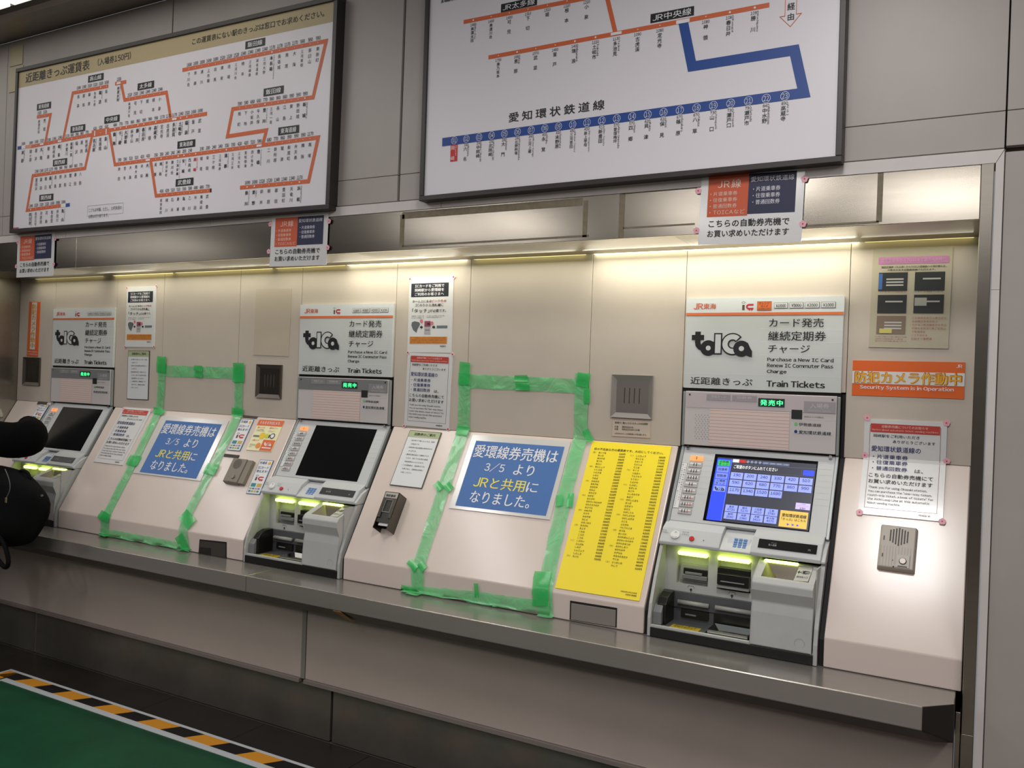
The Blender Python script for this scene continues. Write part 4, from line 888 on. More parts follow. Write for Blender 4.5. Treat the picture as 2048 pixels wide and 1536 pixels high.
# -- security stickers
ZR = (1680, 480, 2.19429)
sh = Sheet(NW, [(57, 527), (549, 538), (545, 697), (52, 682)], ZR); t = thing('security_sticker', sh.loc(), 'wide orange security camera sticker right of the nearest ticket machine', 'sticker')
OS = (232, 108, 48)
sh.slab(.0006).build('vinyl', mat('orange_vinyl', OS, .3, coat=.3), t); p = Print(sh)
p.rect((0, .30), (1, .655), (226, 224, 220), 1, True)
GY = (240, 176, 40)
p.text('防犯カメラ作動中', (.025, .31), (.975, .645), (150, 66, 30), .045, True, lvl=2); p.text('防犯カメラ作動中', (.030, .325), (.970, .635), GY, .03, True, lvl=4)
p.text('Security System is in Operation', (.075, .70), (.91, .83), WH, .03, True); p.text('JR', (.925, .07), (.975, .16), WH, .03, True)
p.build('sticker_print', t)
sh = Sheet(NW, [(58.6, 603.7), (80, 604), (78, 713.8), (54.7, 712)]); t = thing('security_sticker', sh.loc(), 'narrow upright orange security camera sticker at the far left', 'sticker')
sh.slab(.0006).build('vinyl', MATS['orange_vinyl'], t); p = Print(sh)
p.rect((.26, .01), (.72, .87), (226, 224, 220), 1, True); p.lvtext('防犯カメラ作動中', sh.w * .49, sh.h * .96, sh.h * .15, sh.w * .42, (220, 160, 40), .03); p.text('Security System', (.06, .90), (.94, .93), WH, .02, True); p.text('is in Operation', (.06, .945), (.94, .975), WH, .02, True)
p.build('sticker_print', t)
# -- IC card notices
def ic_notice(F, corners, cs, label, pins):
    sh = Sheet(F, corners, cs); t = thing('card_notice', sh.loc(), label, 'notice'); sh.slab(.001, rows=4).build('paper', M_lam, t); p = Print(sh)
    p.rect((.05, .085), (.90, .265), (30, 32, 44), 1, True)
    for i, s_ in enumerate(('ICカードをご利用で', '岡崎駅から愛環線を', 'ご利用のお客さまへ')): p.text(s_, (.14, .10 + i * .054), (.80, .142 + i * .054), WH, .03, True)
    p.text('ホーム上にある', (.09, .305), (.52, .340), K, .015, True); p.text('ピンク色の', (.53, .305), (.86, .340), (180, 50, 90), .015, True); p.text('ICのりかえ改札機に', (.16, .355), (.80, .395), K, .012, True)
    p.text('「タッチ」', (.09, .42), (.48, .475), K, .02, True); p.text('が必要です。', (.50, .43), (.86, .47), K, .012, True)
    p.greek((.08, .51), (.36, .56), K, 2, seed=3); p.greek((.42, .51), (.84, .55), K, 2, seed=4)
    p.poly([(.09, .60), (.15, .585), (.26, .60), (.28, .63), (.22, .70), (.20, .74), (.12, .70), (.08, .64)], (96, 102, 106), 1, True); p.disc((.31, .585), .009, (210, 120, 130), 2, True)
    p.rect((.38, .585), (.52, .66), (150, 70, 92), 1, True); p.rect((.38, .66), (.52, .76), (170, 168, 170), 1, True); p.rect((.40, .70), (.50, .705), K, 2, True); p.rect((.44, .61), (.56, .635), (46, 46, 50), 2, True); p.disc((.55, .615), .009, (210, 120, 130), 3, True)
    p.rect((.66, .645), (.90, .68), (104, 116, 122), 1, True)
    for x in (.28, .56): p.poly([(x, .655), (x + .03, .655), (x + .03, .64), (x + .07, .665), (x + .03, .69), (x + .03, .675), (x, .675)], K, 2, True)
    p.rect((.05, .79), (.90, .885), (214, 138, 60), 1, True); p.greek((.07, .80), (.87, .88), (120, 60, 30), 3, seed=5); p.text('岡崎駅長', (.75, .905), (.88, .925), K, .01, True)
    p.build('notice_print', t)
    for q in pins: flower(sh, q, t, True)
    return t
ZP = (810, 550, 4.8)
ic_notice(NW, [(44, 22), (470, 10), (448, 745), (28, 745)], ZP, 'near-side notice about IC cards, pinned left of the nearer taped console', [(50, 38), (470, 22)])
ic_notice(NW, [(742, 392), (915, 385), (908, 745), (738, 742)], (0, 440, 2.92571), 'far-side notice about IC cards, pinned right of the farthest ticket machine', [(742, 399), (915, 386), (738, 742), (907, 742)])
# -- notices about the vending machines
def vend_notice(F, corners, cs, label, pins, rows, red, lift=.003):
    sh = Sheet(F, corners, cs, lift=lift); t = thing('vending_notice', sh.loc(), label, 'notice', None); sh.slab(.001, rows=rows).build('paper', M_lam, t); p = Print(sh)
    NB = (44, 50, 110)
    p.frame((.07, .055), (.93, .93), (110, 40, 40), .0012, 1, True)
    p.rect((.08, .04), (.92, .125), (190, 64, 54), 2, True); p.text('自動券売機についてのお知らせ', (.22, .052), (.78, .080), (240, 200, 190), .01, True, lvl=4); p.text('Notice about automatic ticket vending machines', (.10, .090), (.90, .115), (240, 180, 170), .02, True, lvl=4)
    p.text('岡崎駅をご利用いただき', (.12, .145), (.68, .175), K, .012, True); p.text('ありがとうございます', (.36, .195), (.87, .225), K, .012, True)
    p.text('愛知環状鉄道線の', (.10, .26), (.70, .315), NB, .015, True)
    for i, s_ in enumerate(('片道乗車券', '往復乗車券', '普通回数券')): p.text('・' + s_, (.12, .345 + i * .066), (.55, .390 + i * .066), NB, .015, True)
    p.text('は、', (.64, .487), (.74, .525), K, .015, True)
    p.text('こちらの自動券売機にて', (.09, .555), (.86, .60), K, .018, True); p.text('お買い求めいただけます', (.09, .62), (.86, .665), K, .018, True)
    for i, (s_, e_) in enumerate((('Thank you for using Okazaki station.', .80), ('You can purchase the "one-way ticket,', .86), ('round-trip ticket, a book of tickets" for', .88), ('the Aichi Loop Line at this automatic', .84), ('ticket vending machine.', .5))): p.text(s_, (.10, .695 + i * .042), (e_, .725 + i * .042), (60, 60, 64), .01, True)
    p.text('岡崎駅長', (.72, .952), (.86, .972), K, .01, True)
    p.build('notice_print', t)
    for q in pins: flower(sh, q, t, red)
    return t
vend_notice(ON, [(105, 787), (470, 800), (452, 1240), (82, 1200)], ZR, 'white vending notice with pink flower pins above the beige intercom', [(116, 782), (466, 801), (108, 946), (468, 972), (90, 1196), (450, 1240)], 24, False)
vend_notice(NW, [(25, 748), (456, 758), (430, 1487), (2, 1440)], ZP, 'white vending notice on the vertical wall under the near-side IC card notice', [(26, 748), (456, 758), (424, 1484), (4, 1445)], 6, True)
vend_notice(ON, [(625, 700), (772, 715), (640, 1000), (490, 985)], (0, 540, 2.56), 'white vending notice lying on the slope left of the farther green tape', [(628, 712), (770, 722)], 6, False)
# -- blue notices
def blue_notice(outer, inner, cs, label):
    sh = Sheet(ON, outer, cs, lift=.0035); t = thing('blue_notice', sh.loc(), label, 'notice'); sh.slab(.0008).build('laminate', mat('laminate_edge', (214, 212, 208), .2, coat=1., bump=.08, scale=16), t)
    p = Print(sh); L_ = [sh.L(q) for q in inner]; a0 = (L_[0][0] + L_[3][0]) / 2; a1 = (L_[1][0] + L_[2][0]) / 2; b1_ = (L_[0][1] + L_[1][1]) / 2; b0_ = (L_[2][1] + L_[3][1]) / 2
    p.lrect(a0, b0_, a1, b1_, (66, 112, 178), 1); w = a1 - a0; h = b1_ - b0_; X = lambda u: a0 + w * u; Y = lambda v: b1_ - h * v
    YL = (240, 228, 90)
    p.ltext('愛環線券売機は', X(.02), Y(.06), X(.96), Y(.255), WH, .012); p.ltext('3/5', X(.20), Y(.32), X(.42), Y(.46), WH, .012); p.ltext('より', X(.53), Y(.315), X(.75), Y(.47), WH, .012)
    p.ltext('JRと共用', X(.13), Y(.54), X(.70), Y(.71), YL, .012); p.ltext('に', X(.72), Y(.56), X(.84), Y(.70), WH, .012); p.ltext('なりました。', X(.14), Y(.76), X(.80), Y(.93), WH, .012)
    p.build('notice_print', t)
C2_ = (780, 720, 2.64828); C7 = (200, 560, 2.64762)
blue_notice([(430, 400), (962, 432), (845, 850), (325, 785)], [(457, 430), (920, 465), (833, 830), (350, 773)], C2_, 'nearer blue notice with white and yellow lettering inside green tape')
blue_notice([(330, 722), (680, 745), (540, 1068), (180, 1022)], [(352, 743), (648, 768), (513, 1055), (215, 1018)], C7, 'farther blue notice with white and yellow lettering inside green tape')
# -- yellow fare sheet
CY = (1100, 870, 4.388)
sh = Sheet(ON, [(370, 58), (1065, 104), (790, 1460), (52, 1345)], CY, lift=.003); t = thing('fare_sheet', sh.loc(), 'big bright yellow fare sheet on the slope left of the nearest machine', 'sheet')
sh.slab(.0012).build('card', mat('yellow_card', (255, 230, 44), .4, coat=.1), t); p = Print(sh)
p.text('目の不自由な方の運賃表です。大切にしてください。', (.055, .045), (.92, .062), K, .012, True)
names = 'あいづま あいの あおやま あつた あらい あんじょう いしはま いたやま いなえ うぬま おおがき おおぞね おおだか おおぶ おかざき おがせ おとがわ おわりいちのみや おわりもりおか かさでら かめざき かりや かなやま かにえ かまごおり きそがわ きよす くわな こうだ こうわ こざかい さんがね しみず しんじょう しんしろ たいら'.split()
nm2 = 'しんちょう せんじゅ たかくら たけとよ たじみ ちくさ つるまい てんりゅう とうえい とよかわ とよはし ながしの なごや にしおかざき ぬまづ のだしんまち はっだ はままつ はるた ひがしうら ひがしかりや ひがしはずま ふじえ ふたがわ べんてんじま ほづみ まいさか みかわあんじょう みかわいちのみや みかわおおつか みかわしおつ みかわみや みずなみ みなみおおだか やとみ よっかいち わしづ'.split()
rr = random.Random(3); FR = [190, 200, 240, 330, 420, 510, 590, 620, 680, 770, 860, 990, 1170, 1340, 1520, 1690]
for col, (lst, x0, x1) in enumerate(((names, .075, .46), (nm2, .555, .955))):
    for i, s_ in enumerate(lst):
        v = .073 + i * .0203 + (0 if col == 0 else .004); xx = x0 + (.02 if i % 5 else 0)
        if i % 5 == 0: p.text('(' + s_[0] + ')', (x0 - .03, v), (x0 + .012, v + .012), K, .0, True)
        p.text(s_, (x0 + .045, v), (x0 + .045 + .024 * len(s_), v + .0125), (50, 46, 30), .015, True)
        p.text(str(rr.choice(FR)) + '円', (x1 - .075, v), (x1, v + .0125), (40, 38, 30), .03, True)
p.text('令和元年10月1日改定', (.77, .955), (.96, .964), K, .01, True); p.text('JR東海 岡崎駅', (.83, .970), (.96, .979), K, .01, True)
p.build('sheet_print', t)
# -- coupon ticket guides (dark framed)
def guide(F, corners, cs, label):
    sh = Sheet(F, corners, cs, lift=.002); t = thing('coupon_guide', sh.loc(), label, 'notice'); sh.slab(.002).build('backing', mat('guide_edge', (62, 66, 54), .4), t)
    p = Print(sh); p.lrect(.003, .003, sh.w - .003, sh.h - .003, (222, 224, 226), 3.5); p.lrect(.003, sh.h * .875, sh.w - .003, sh.h - .003, (172, 182, 142), 4.5)
    p.text('回数券のご案内', (.20, .04), (.85, .09), K, .02, True, lvl=6)
    for i, (s_, a, b) in enumerate((('・途中駅で下車したときは、前途', .14, .90), ('は無効です。', .20, .48), ('・回数券の有効期間は発売日から', .14, .90), ('3ヶ月です。', .20, .45), ('・乗車区間を越えて乗車された', .14, .88), ('ときは、別にその区間の普通', .20, .88), ('旅客運賃をいただきます。', .20, .80), ('・この回数券は、岡崎駅までの', .14, .86), ('お客さまに、回数券は係員に', .20, .86), ('お渡しください。', .20, .55))):
        p.text(s_, (a, .17 + i * .064), (b, .197 + i * .064), K, 0, True, lvl=6)
    p.build('notice_print', t)
guide(ON, [(105, 375), (273, 385), (172, 685), (3, 662)], C2_, 'coupon ticket guide on the slope right of the middle machine, above the slip holder')
guide(NW, [(150, 373), (266, 375), (257, 635), (147, 631)], C7, 'coupon ticket guide on the vertical wall under the far-side IC card notice')
# -- small validity sticker
sh = Sheet(NW, [(1175, 315), (1385, 322), (1381, 417), (1176, 403)], C2_); t = thing('validity_sticker', sh.loc(), 'small cream validity sticker under the nearest recessed steel plate', 'sticker'); sh.slab(.0006).build('vinyl', mat('cream_vinyl', (214, 200, 186), .35), t)
p = Print(sh); p.frame((.01, .02), (.99, .98), (170, 120, 100), .0008, 1, True); p.text('乗車駅でご購入いただいたきっぷの有効期間', (.08, .12), (.92, .24), K, .01, True); p.text('片道　　発売当日のみ', (.08, .36), (.56, .47), K, .01, True); p.text('往復　　発売当日を含む2日間', (.08, .50), (.72, .61), K, .01, True); p.text('上記以外のきっぷは駅係員にお尋ね願います。', (.08, .76), (.90, .86), K, .01, True); p.build('sticker_print', t)
# -- IC stickers on slope
CI = (440, 820, 8.53333)
def ic_sticker(F, corners, cs, label):
    sh = Sheet(F, corners, cs); t = thing('card_sticker', sh.loc(), label, 'sticker', 'blue-edged IC card stickers on the consoles'); sh.slab(.0006).build('vinyl', mat('blue_edge_vinyl', (64, 104, 150), .3), t); p = Print(sh)
    p.lrect(.003, .003, sh.w - .003, sh.h - .003, (232, 233, 235), 0.4)
    B_ = (70, 86, 130)
    p.text('交通系', (.10, .05), (.62, .125), B_, .02, True); p.disc((.80, .095), .009, (236, 176, 50), 2, True); p.text('ICカード', (.10, .19), (.88, .265), B_, .02, True); p.text('使えます!', (.10, .30), (.88, .375), B_, .02, True)
    logo_ic(p, (.18, .44), (.82, .62), True)
    cols = [(60, 140, 150), (206, 176, 90), (150, 180, 90), (90, 120, 160), (200, 150, 160), (120, 130, 180)]
    for i in range(2): p.rect((.12 + i * .42, .69), (.46 + i * .42, .79), cols[i], 2, True)
    for i in range(4): p.rect((.10 + i * .20, .82), (.26 + i * .20, .865), cols[(i + 2) % 6], 2, True)
    for i in range(4): p.rect((.10 + i * .20, .895), (.26 + i * .20, .945), cols[(i * 5 + 3) % 6], 2, True)
    p.build('sticker_print', t)
ic_sticker(ON, [(375, 155), (588, 168), (345, 705), (125, 688)], CI, 'upper blue-edged IC card sticker, right against the farther green tape')
ic_sticker(ON, [(690, 850), (922, 868), (680, 1450), (448, 1430)], CI, 'lower blue-edged IC card sticker right of the taupe intercom')
ic_sticker(ON, [(245, 350), (302, 352), (262, 470), (200, 455)], (0, 700, 3.2), 'blue-edged IC card sticker beside the farthest machine, above the sleeve')
sh = Sheet(ON, [(672, 165), (1102, 195), (880, 715), (455, 685)], CI); t = thing('card_flyer', sh.loc(), 'orange and cream card flyer on the slope left of the middle machine', 'flyer'); sh.slab(.0006).build('vinyl', mat('cream_flyer', (240, 234, 190), .35), t); p = Print(sh)
OO = (228, 104, 50); p.rect((0, 0), (1, .19), OO, 1, True); p.text('そろそろTOICAで。', (.09, .055), (.91, .15), WH, .03, True)
p.text('無くしても', (.08, .23), (.38, .28), OO, .02, True); p.text('遅れにくい', (.56, .23), (.88, .28), OO, .02, True); p.greek((.08, .31), (.40, .40), K, 2, seed=2); p.greek((.56, .34), (.90, .40), K, 2, seed=6)
p.disc((.40, .52), .019, (240, 200, 40), 2, True); p.rect((.05, .51), (.33, .57), (110, 130, 120), 1, True); p.disc((.58, .52), .013, (200, 210, 60), 2, True); p.rect((.66, .47), (.70, .58), K, 2, True); p.disc((.80, .51), .016, (60, 66, 84), 2, True); p.disc((.80, .51), .011, WH, 3, True)
p.text('小銭いらず', (.08, .65), (.36, .70), OO, .02, True); p.greek((.06, .80), (.30, .92), K, 3, seed=8); p.disc((.40, .84), .016, (236, 150, 60), 2, True)
p.rect((.52, .64), (.985, .985), OO, 1, True); logo_tag(p, (.60, .72), (.92, .84), OO, True, WH); p.rect((.58, .88), (.93, .91), WH, 2, True)
p.build('flyer_print', t)
# -- dark dymo strips
for cn, cs, lb in (([(418, 92), (640, 108), (632, 150), (390, 125)], CI, 'dark worn strip label above the upper blue-edged sticker'), ([(88, 750), (338, 775), (312, 822), (62, 795)], CI, 'dark worn strip label above the taupe intercom'), ([(245, 330), (302, 333), (298, 350), (240, 347)], (0, 700, 3.2), 'dark strip label at the top of the slope left of the farthest machine')):
    sh = Sheet(ON, cn, cs); tag(sh.slab(.001).build('strip_label', mat('strip_brown', (62, 54, 46), .5, var=.4, scale=60)), lb, 'label')
# -- TOICA guide poster in clear film (right)
sh = Sheet(NW, [(146, 38), (490, 30), (482, 476), (126, 472)], ZR, lift=.003); t = thing('guide_poster', sh.loc(), 'film-covered guide poster of small dark screens above the orange security sticker', 'poster')
sh.slab(.0005).build('poster_sheet', mat('poster_beige', (190, 182, 160), .3, coat=.6, bump=.1, scale=14), t)
p = Print(sh); p.rect((.08, .09), (.96, .16), (196, 130, 178), 1, True); p.text('磁気定期券からTOICA定期券への移行', (.11, .105), (.93, .145), (216, 170, 205), .01, True); p.text('磁気定期券（大人用）からTOICA定期券への発行替えは、', (.12, .18), (.93, .20), K, .01, True); p.text('の表示がある自動券売機でも行えます。', (.20, .21), (.80, .23), K, .01, True)
for i, (x, y, c) in enumerate(((.09, .245, 0), (.55, .245, 0), (.09, .47, 0), (.55, .47, 0), (.09, .68, 1))):
    w, h = .37, .185; p.rect((x, y), (x + w, y + h), (44, 46, 48) if not c else (130, 112, 96), 1, True)
    p.rect((x + .10, y + .06), (x + .32, y + .075), (190, 190, 186), 2, True); 
    if i in (0, 4): p.rect((x + .10, y + .09), (x + .32, y + .105), (190, 190, 186), 2, True); p.rect((x + .10, y + .12), (x + .32, y + .135), (190, 190, 186), 2, True)
    if i == 0: p.rect((x, y + .01), (x + .05, y + .17), (70, 110, 170), 2, True)
    if i == 3: p.rect((x + .01, y + .03), (x + .16, y + .11), (176, 176, 168), 2, True)
    if i == 4: p.rect((x + .04, y + .13), (x + .20, y + .175), (206, 196, 110), 3, True)
p.greek((.10, .435), (.46, .455), (150, 70, 90), 1, seed=1); p.greek((.54, .435), (.90, .455), K, 1, seed=4)
p.greek((.54, .69), (.96, .93), (176, 104, 104), 7, seed=9); p.greek((.08, .885), (.48, .95), (150, 96, 96), 3, seed=11)
p.build('poster_print', t)
# -- bare patch on the wall
sh = Sheet(NW, [(1497, 402), (1705, 404), (1693, 796), (1488, 792)], (0, 440, 2.92571)); t = tag(sh.slab(.0006).build('blank_sheet', mat('aged_sheet', (196, 184, 166), .4, var=.03)), 'blank beige sheet taped on the wall above the middle recessed steel plate', 'sheet')
# -- recessed steel plates
def vent(corners, cs, label, dark, slots=True):
    sh = Sheet(NW, corners, cs, lift=0); t = thing('recess_plate', sh.loc(), label, 'wall fitting', 'framed steel recess plates in the niche wall')
    m = mat('vent_steel' + ('_dark' if dark else ''), (112, 106, 100) if dark else (196, 190, 186), .32, .75)
    w, h, f = sh.w, sh.h, .020; P = sh.P; mb = MB()
    o = [(0, 0), (w, 0), (w, h), (0, h)]; i_ = [(f, f), (w - f, f), (w - f, h - f), (f, h - f)]
    for k in range(4):
        k2 = (k + 1) % 4; mb.quad(P(*o[k], .010), P(*o[k2], .010), P(*i_[k2], .001), P(*i_[k], .001)); mb.quad(P(*o[k], -.001), P(*o[k2], -.001), P(*o[k2], .010), P(*o[k], .010))
    mb.build('bevelled_frame', m, t)
    MB().fbox(P, f, w - f, f, h - f, -.002, .0015).build('plate', mat('vent_plate' + ('_dark' if dark else ''), (92, 86, 80) if dark else (170, 162, 156), .35, .9), t)
    for k in range(4):
        x = w * (.32 + .12 * k); q = Print(sh); q.lrect(x - .0035, h * .34, x + .0035, h * .70, (70, 62, 58) if not dark else (60, 56, 52), 2); q.lrect(x + .0025, h * .34, x + .0040, h * .70, (150, 144, 140) if not dark else (84, 80, 76), 3); q.build('slot', t)
vent([(1178, 78), (1397, 83), (1390, 315), (1173, 300)], C2_, 'nearest framed steel recess plate, above the small cream sticker', False)
vent([(143, 380), (271, 385), (263, 557), (134, 550)], (460, 580, 2.56), 'middle framed steel recess plate, below the blank beige sheet', True)
vent([(145, 802), (240, 806), (236, 970), (136, 965)], (0, 440, 2.92571), 'farthest framed steel recess plate, below the narrow orange sticker', True)
# -- steel flaps in the console fronts
def flap(corners, cs, label, dark):
    sh = Sheet(ON, corners, cs, lift=0); t = thing('steel_flap', sh.loc(), label, 'flap')
    MB().fbox(sh.P, 0, sh.w, 0, sh.h, -.002, .0012).build('shadow_gap', M_gap, t); MB().fbox(sh.P, .006, sh.w - .004, .002, sh.h - .008, 0, .004).build('flap_sheet', mat('flap_steel', (158, 152, 147), .35, .5) if not dark else mat('flap_steel_dark', (84, 80, 75), .4, .5), t, bevel=.001)
flap([(952, 1275), (1204, 1312), (1200, 1418), (954, 1374)], C2_, 'steel flap low in the console front under the yellow fare sheet', False)
flap([(525, 1370), (672, 1390), (670, 1470), (523, 1450)], C7, 'dark steel flap low in the console front left of the middle machine', True)
# -- intercoms
def intercom(corners, cs, label, m, hgt, wide=False):
    sh = Sheet(ON, corners, cs, lift=0); t = thing('intercom', sh.loc(), label, 'intercom'); w, h = sh.w, sh.h; P = sh.P
    mb = MB(); f = .004
    mb.hexa([P(0, 0, 0), P(w, 0, 0), P(w, h, 0), P(0, h, 0), P(f, f, hgt), P(w - f, f, hgt), P(w - f, h - f, hgt), P(f, h - f, hgt)]); bd = mb.build('housing', m, t, bevel=.004, seg=3)
    top = Rect(Lift(P, hgt), 0, 0, w, h)
    q = Print(top); dk = tuple(int(v * .45) for v in (134, 126, 114))
    if wide:
        for k in range(7):
            x = w * (.30 + .075 * k); d_ = .04 + .03 * (k % 3 == 0)
            q.lrect(x - .0022, h * (.52 + abs(k - 3) * .03), x + .0022, h * (.93 - abs(k - 3) * .02), (60, 54, 48), -1.5)
        for k in range(12): q.lrect(w * (.08 + .078 * k), h * .05, w * (.08 + .078 * k) + .0012, h * .50, (150, 142, 132), -2.2)
        q.lrect(w * .12, h * .24, w * .15, h * .32, (60, 54, 48), -1); q.lrect(w * .12, h * .62, w * .15, h * .72, (70, 64, 58), -1)
    else:
        for k in range(13):
            yy = h * (.56 + .030 * k); hw = w * .27 * math.sqrt(max(0, 1 - ((k - 6) / 6.6) ** 2)); q.lrect(w * .5 - hw, yy, w * .5 + hw, yy + .0018, dk, -1.5)
    q.build('speaker_slits', t)
    bx, by = (w * .68, h * .19) if wide else (w * .62, h * .24)
    if wide: MB().fbox(P, bx - .020, bx + .020, by - .022, by + .022, hgt, hgt + .002).build('button_plate', mat('ic_plate', (176, 170, 162), .4), t, bevel=.0015)
    n = np.array(P(0, 0, 1.)) - np.array(P(0, 0, 0.))
    MB().cyl(P(bx, by, hgt + .001), n, .0125 if wide else .011, .005, 20, r2=.009).build('call_button', mat('ic_button', (120, 112, 104), .3, .3), t, smooth=False)
    q = Print(top); q.ldisc(bx - .03, by, .0018, K, -1, 8); q.ldisc(w * .45, h * .05, .003, K, -1, 8)
    if wide: q.lrect(bx - .014, by - .020, bx + .014, by - .016, (70, 64, 60), 3)
    q.build('marks', t)
    return t, sh
class Lift:
    def __init__(s, P, h): s.p = P; s.h = h
    def P(s, a, b, h=0.): return s.p(a, b, h + s.h)
t, sh = intercom([(178, 1255), (343, 1272), (330, 1470), (163, 1445)], ZR, 'beige ribbed intercom on the right-end console', M_icomr, .026, True)
t, sh = intercom([(275, 845), (520, 868), (352, 1300), (98, 1260)], CI, 'taupe intercom with round speaker grille beside the lower blue-edged sticker', M_icom, .028)
MB().fbox(sh.P, sh.w - .002, sh.w + .034, .004, sh.h - .004, 0, .022).build('side_cover', M_icom, t, bevel=.003)
# -- slip holder (tilted steel box)
CH = (740, 960, 12.8)
F0 = prof_hit((740 + 600 / 12.8, 960 + 1400 / 12.8)); a1, b1_ = prof_hit((740 + 940 / 12.8, 960 + 480 / 12.8)); a0, b0_ = F0
w_ = .075; hh_ = .062; t = thing('slip_holder', prof(a0, b0_), 'small steel slip holder box on the slope under the coupon guide', 'holder')
def PH(a, b, h): return prof(a1 - w_ + a, b0_ + b, h)
Lh = b1_ - b0_; mb = MB(); th = .002
for q in ((w_ - th, w_, 0, Lh, 0, hh_), (0, th, .0, Lh, 0, hh_), (0, w_, Lh - th, Lh, 0, hh_), (0, w_, .02, Lh, 0, .003)): mb.fbox(PH, *q)
mb.build('box_body', M_steeld, t)
MB().fbox(PH, th, w_ - th, .03, Lh - th, .002, hh_ - .006).build('dark_inside', mat('holder_dark', (64, 62, 58), .3, .4), t)
mb = MB(); mb.fbox(PH, 0, .016, .05, Lh, hh_ - .003, hh_); mb.fbox(PH, w_ - .016, w_, .05, Lh, hh_ - .003, hh_); mb.fbox(PH, .016, w_ - .016, Lh - .035, Lh, hh_ - .003, hh_); mb.build('front_plate', M_steeld, t)
pk = Print(Rect(Lift(PH, hh_), 0, 0, w_, Lh)); pk.lrect(.004, Lh - .028, w_ - .004, Lh - .003, (176, 172, 164), -2); pk.ltext('領収書袋', .010, Lh - .012, w_ - .014, Lh - .024, K, .03, 0); pk.lbox(.018, .075, w_ - .018, Lh - .036, (150, 150, 142), .002, -2); pk.build('holder_print', t)
MB().fbox(PH, .012, w_ - .012, .018, .06, hh_ - .02, hh_ - .015).build('paper_slip', M_paper, t)
# ================================================================ green tape frames
def tapemat():
    m = bpy.data.materials.new('green_tape'); m.use_nodes = True; nt = m.node_tree; b = nt.nodes['Principled BSDF']
    b.inputs['Base Color'].default_value = lin((122, 222, 150)); b.inputs['Roughness'].default_value = .3; b.inputs['Alpha'].default_value = .80; b.inputs['Coat Weight'].default_value = .5
    tc = nt.nodes.new('ShaderNodeTexCoord'); n = nt.nodes.new('ShaderNodeTexNoise'); n.inputs['Scale'].default_value = 11; n.inputs['Detail'].default_value = 3; n.inputs['Distortion'].default_value = 1.5
    nt.links.new(tc.outputs['Object'], n.inputs['Vector']); bp = nt.nodes.new('ShaderNodeBump'); bp.inputs['Strength'].default_value = .45; bp.inputs['Distance'].default_value = .02
    nt.links.new(n.outputs[0], bp.inputs['Height']); nt.links.new(bp.outputs[0], b.inputs['Normal'])
    r = nt.nodes.new('ShaderNodeMapRange'); r.inputs[1].default_value = .35; r.inputs[2].default_value = .7; r.inputs[3].default_value = .52; r.inputs[4].default_value = .76
    nt.links.new(n.outputs[0], r.inputs[0]); nt.links.new(r.outputs[0], b.inputs['Alpha']); return m
M_tape = tapemat()
M_tape2 = mat('green_tape_patch', (52, 196, 98), .3, alpha=.8, coat=.4, bump=.4, scale=14)
def strip(pts, w, parent, name='tape_strip', m=None, h0=.003, seed=0, amp=.003, cs=(0, 0, 1)):
    r = random.Random(seed); P_ = [np.array(prof_hit(full(cs, q))) for q in pts]
    L = []
    for i in range(len(P_) - 1):
        d = np.linalg.norm(P_[i + 1] - P_[i]); n = max(1, int(d / .022))
        for k in range(n): L.append(P_[i] + (P_[i + 1] - P_[i]) * k / n)
    L.append(P_[-1]); mb = MB(); V = []; Wn = 4
    for i, q in enumerate(L):
        d = L[min(i + 1, len(L) - 1)] - L[max(i - 1, 0)]; d /= np.linalg.norm(d); nn = np.array([-d[1], d[0]]); ww = w * (1 + r.uniform(-.05, .05))
        for k in range(Wn + 1): s_ = q + nn * ww * (k / Wn - .5); V.append(prof(s_[0], s_[1], h0 + (amp * r.random() if 0 else amp * (.5 + .5 * math.sin(i * .8 + k * 1.3 + seed)) * r.uniform(.4, 1))))
    F_ = [(i * (Wn + 1) + k, i * (Wn + 1) + k + 1, (i + 1) * (Wn + 1) + k + 1, (i + 1) * (Wn + 1) + k) for i in range(len(L) - 1) for k in range(Wn)]
    mb.add(V, F_); return mb.build(name, m or M_tape, parent, smooth=True)
# nearer frame (coordinates in the C2_ crop)
t = thing('masking_tape', prof(-.8, -1.9), 'nearer rectangle of wide green tape across wall, slope and ledge', 'tape')
strip([(370, 110), (1035, 140)], .062, t, cs=C2_, seed=1)
strip([(400, 70), (392, 370), (300, 640), (165, 1060), (110, 1250)], .062, t, cs=C2_, seed=2, h0=.005)
strip([(1018, 70), (1012, 390), (935, 690), (850, 1080), (815, 1370)], .062, t, cs=C2_, seed=3, h0=.005)
strip([(75, 1225), (420, 1262), (850, 1325)], .066, t, cs=C2_, seed=4, h0=.007, amp=.006)
for i, (pp, w) in enumerate((([(372, 70), (428, 74)], .10), ([(665, 98), (735, 98)], .028), ([(672, 140), (745, 142)], .030), ([(995, 100), (1062, 112)], .06), ([(1048, 150), (1048, 230)], .028), ([(360, 375), (422, 382)], .05), ([(1040, 370), (1068, 440)], .03), ([(248, 655), (278, 690)], .032), ([(304, 662), (330, 695)], .032), ([(905, 720), (900, 780)], .03), ([(965, 712), (955, 785)], .026), ([(105, 1068), (145, 1110)], .03), ([(165, 1078), (190, 1112)], .03), ([(462, 1180), (468, 1255)], .02), ([(815, 1125), (805, 1300)], .07), ([(65, 1212), (150, 1240)], .04))):
    strip(pp, w, t, 'tape_patch', M_tape2, .010, i, .003, C2_)
t = thing('masking_tape', prof(-2.8, -1.9), 'farther rectangle of wide green tape left of the middle machine', 'tape')
strip([(318, 480), (755, 495)], .062, t, cs=C7, seed=11)
strip([(335, 440), (318, 690), (195, 940), (40, 1240), (10, 1360)], .062, t, cs=C7, seed=12, h0=.005)
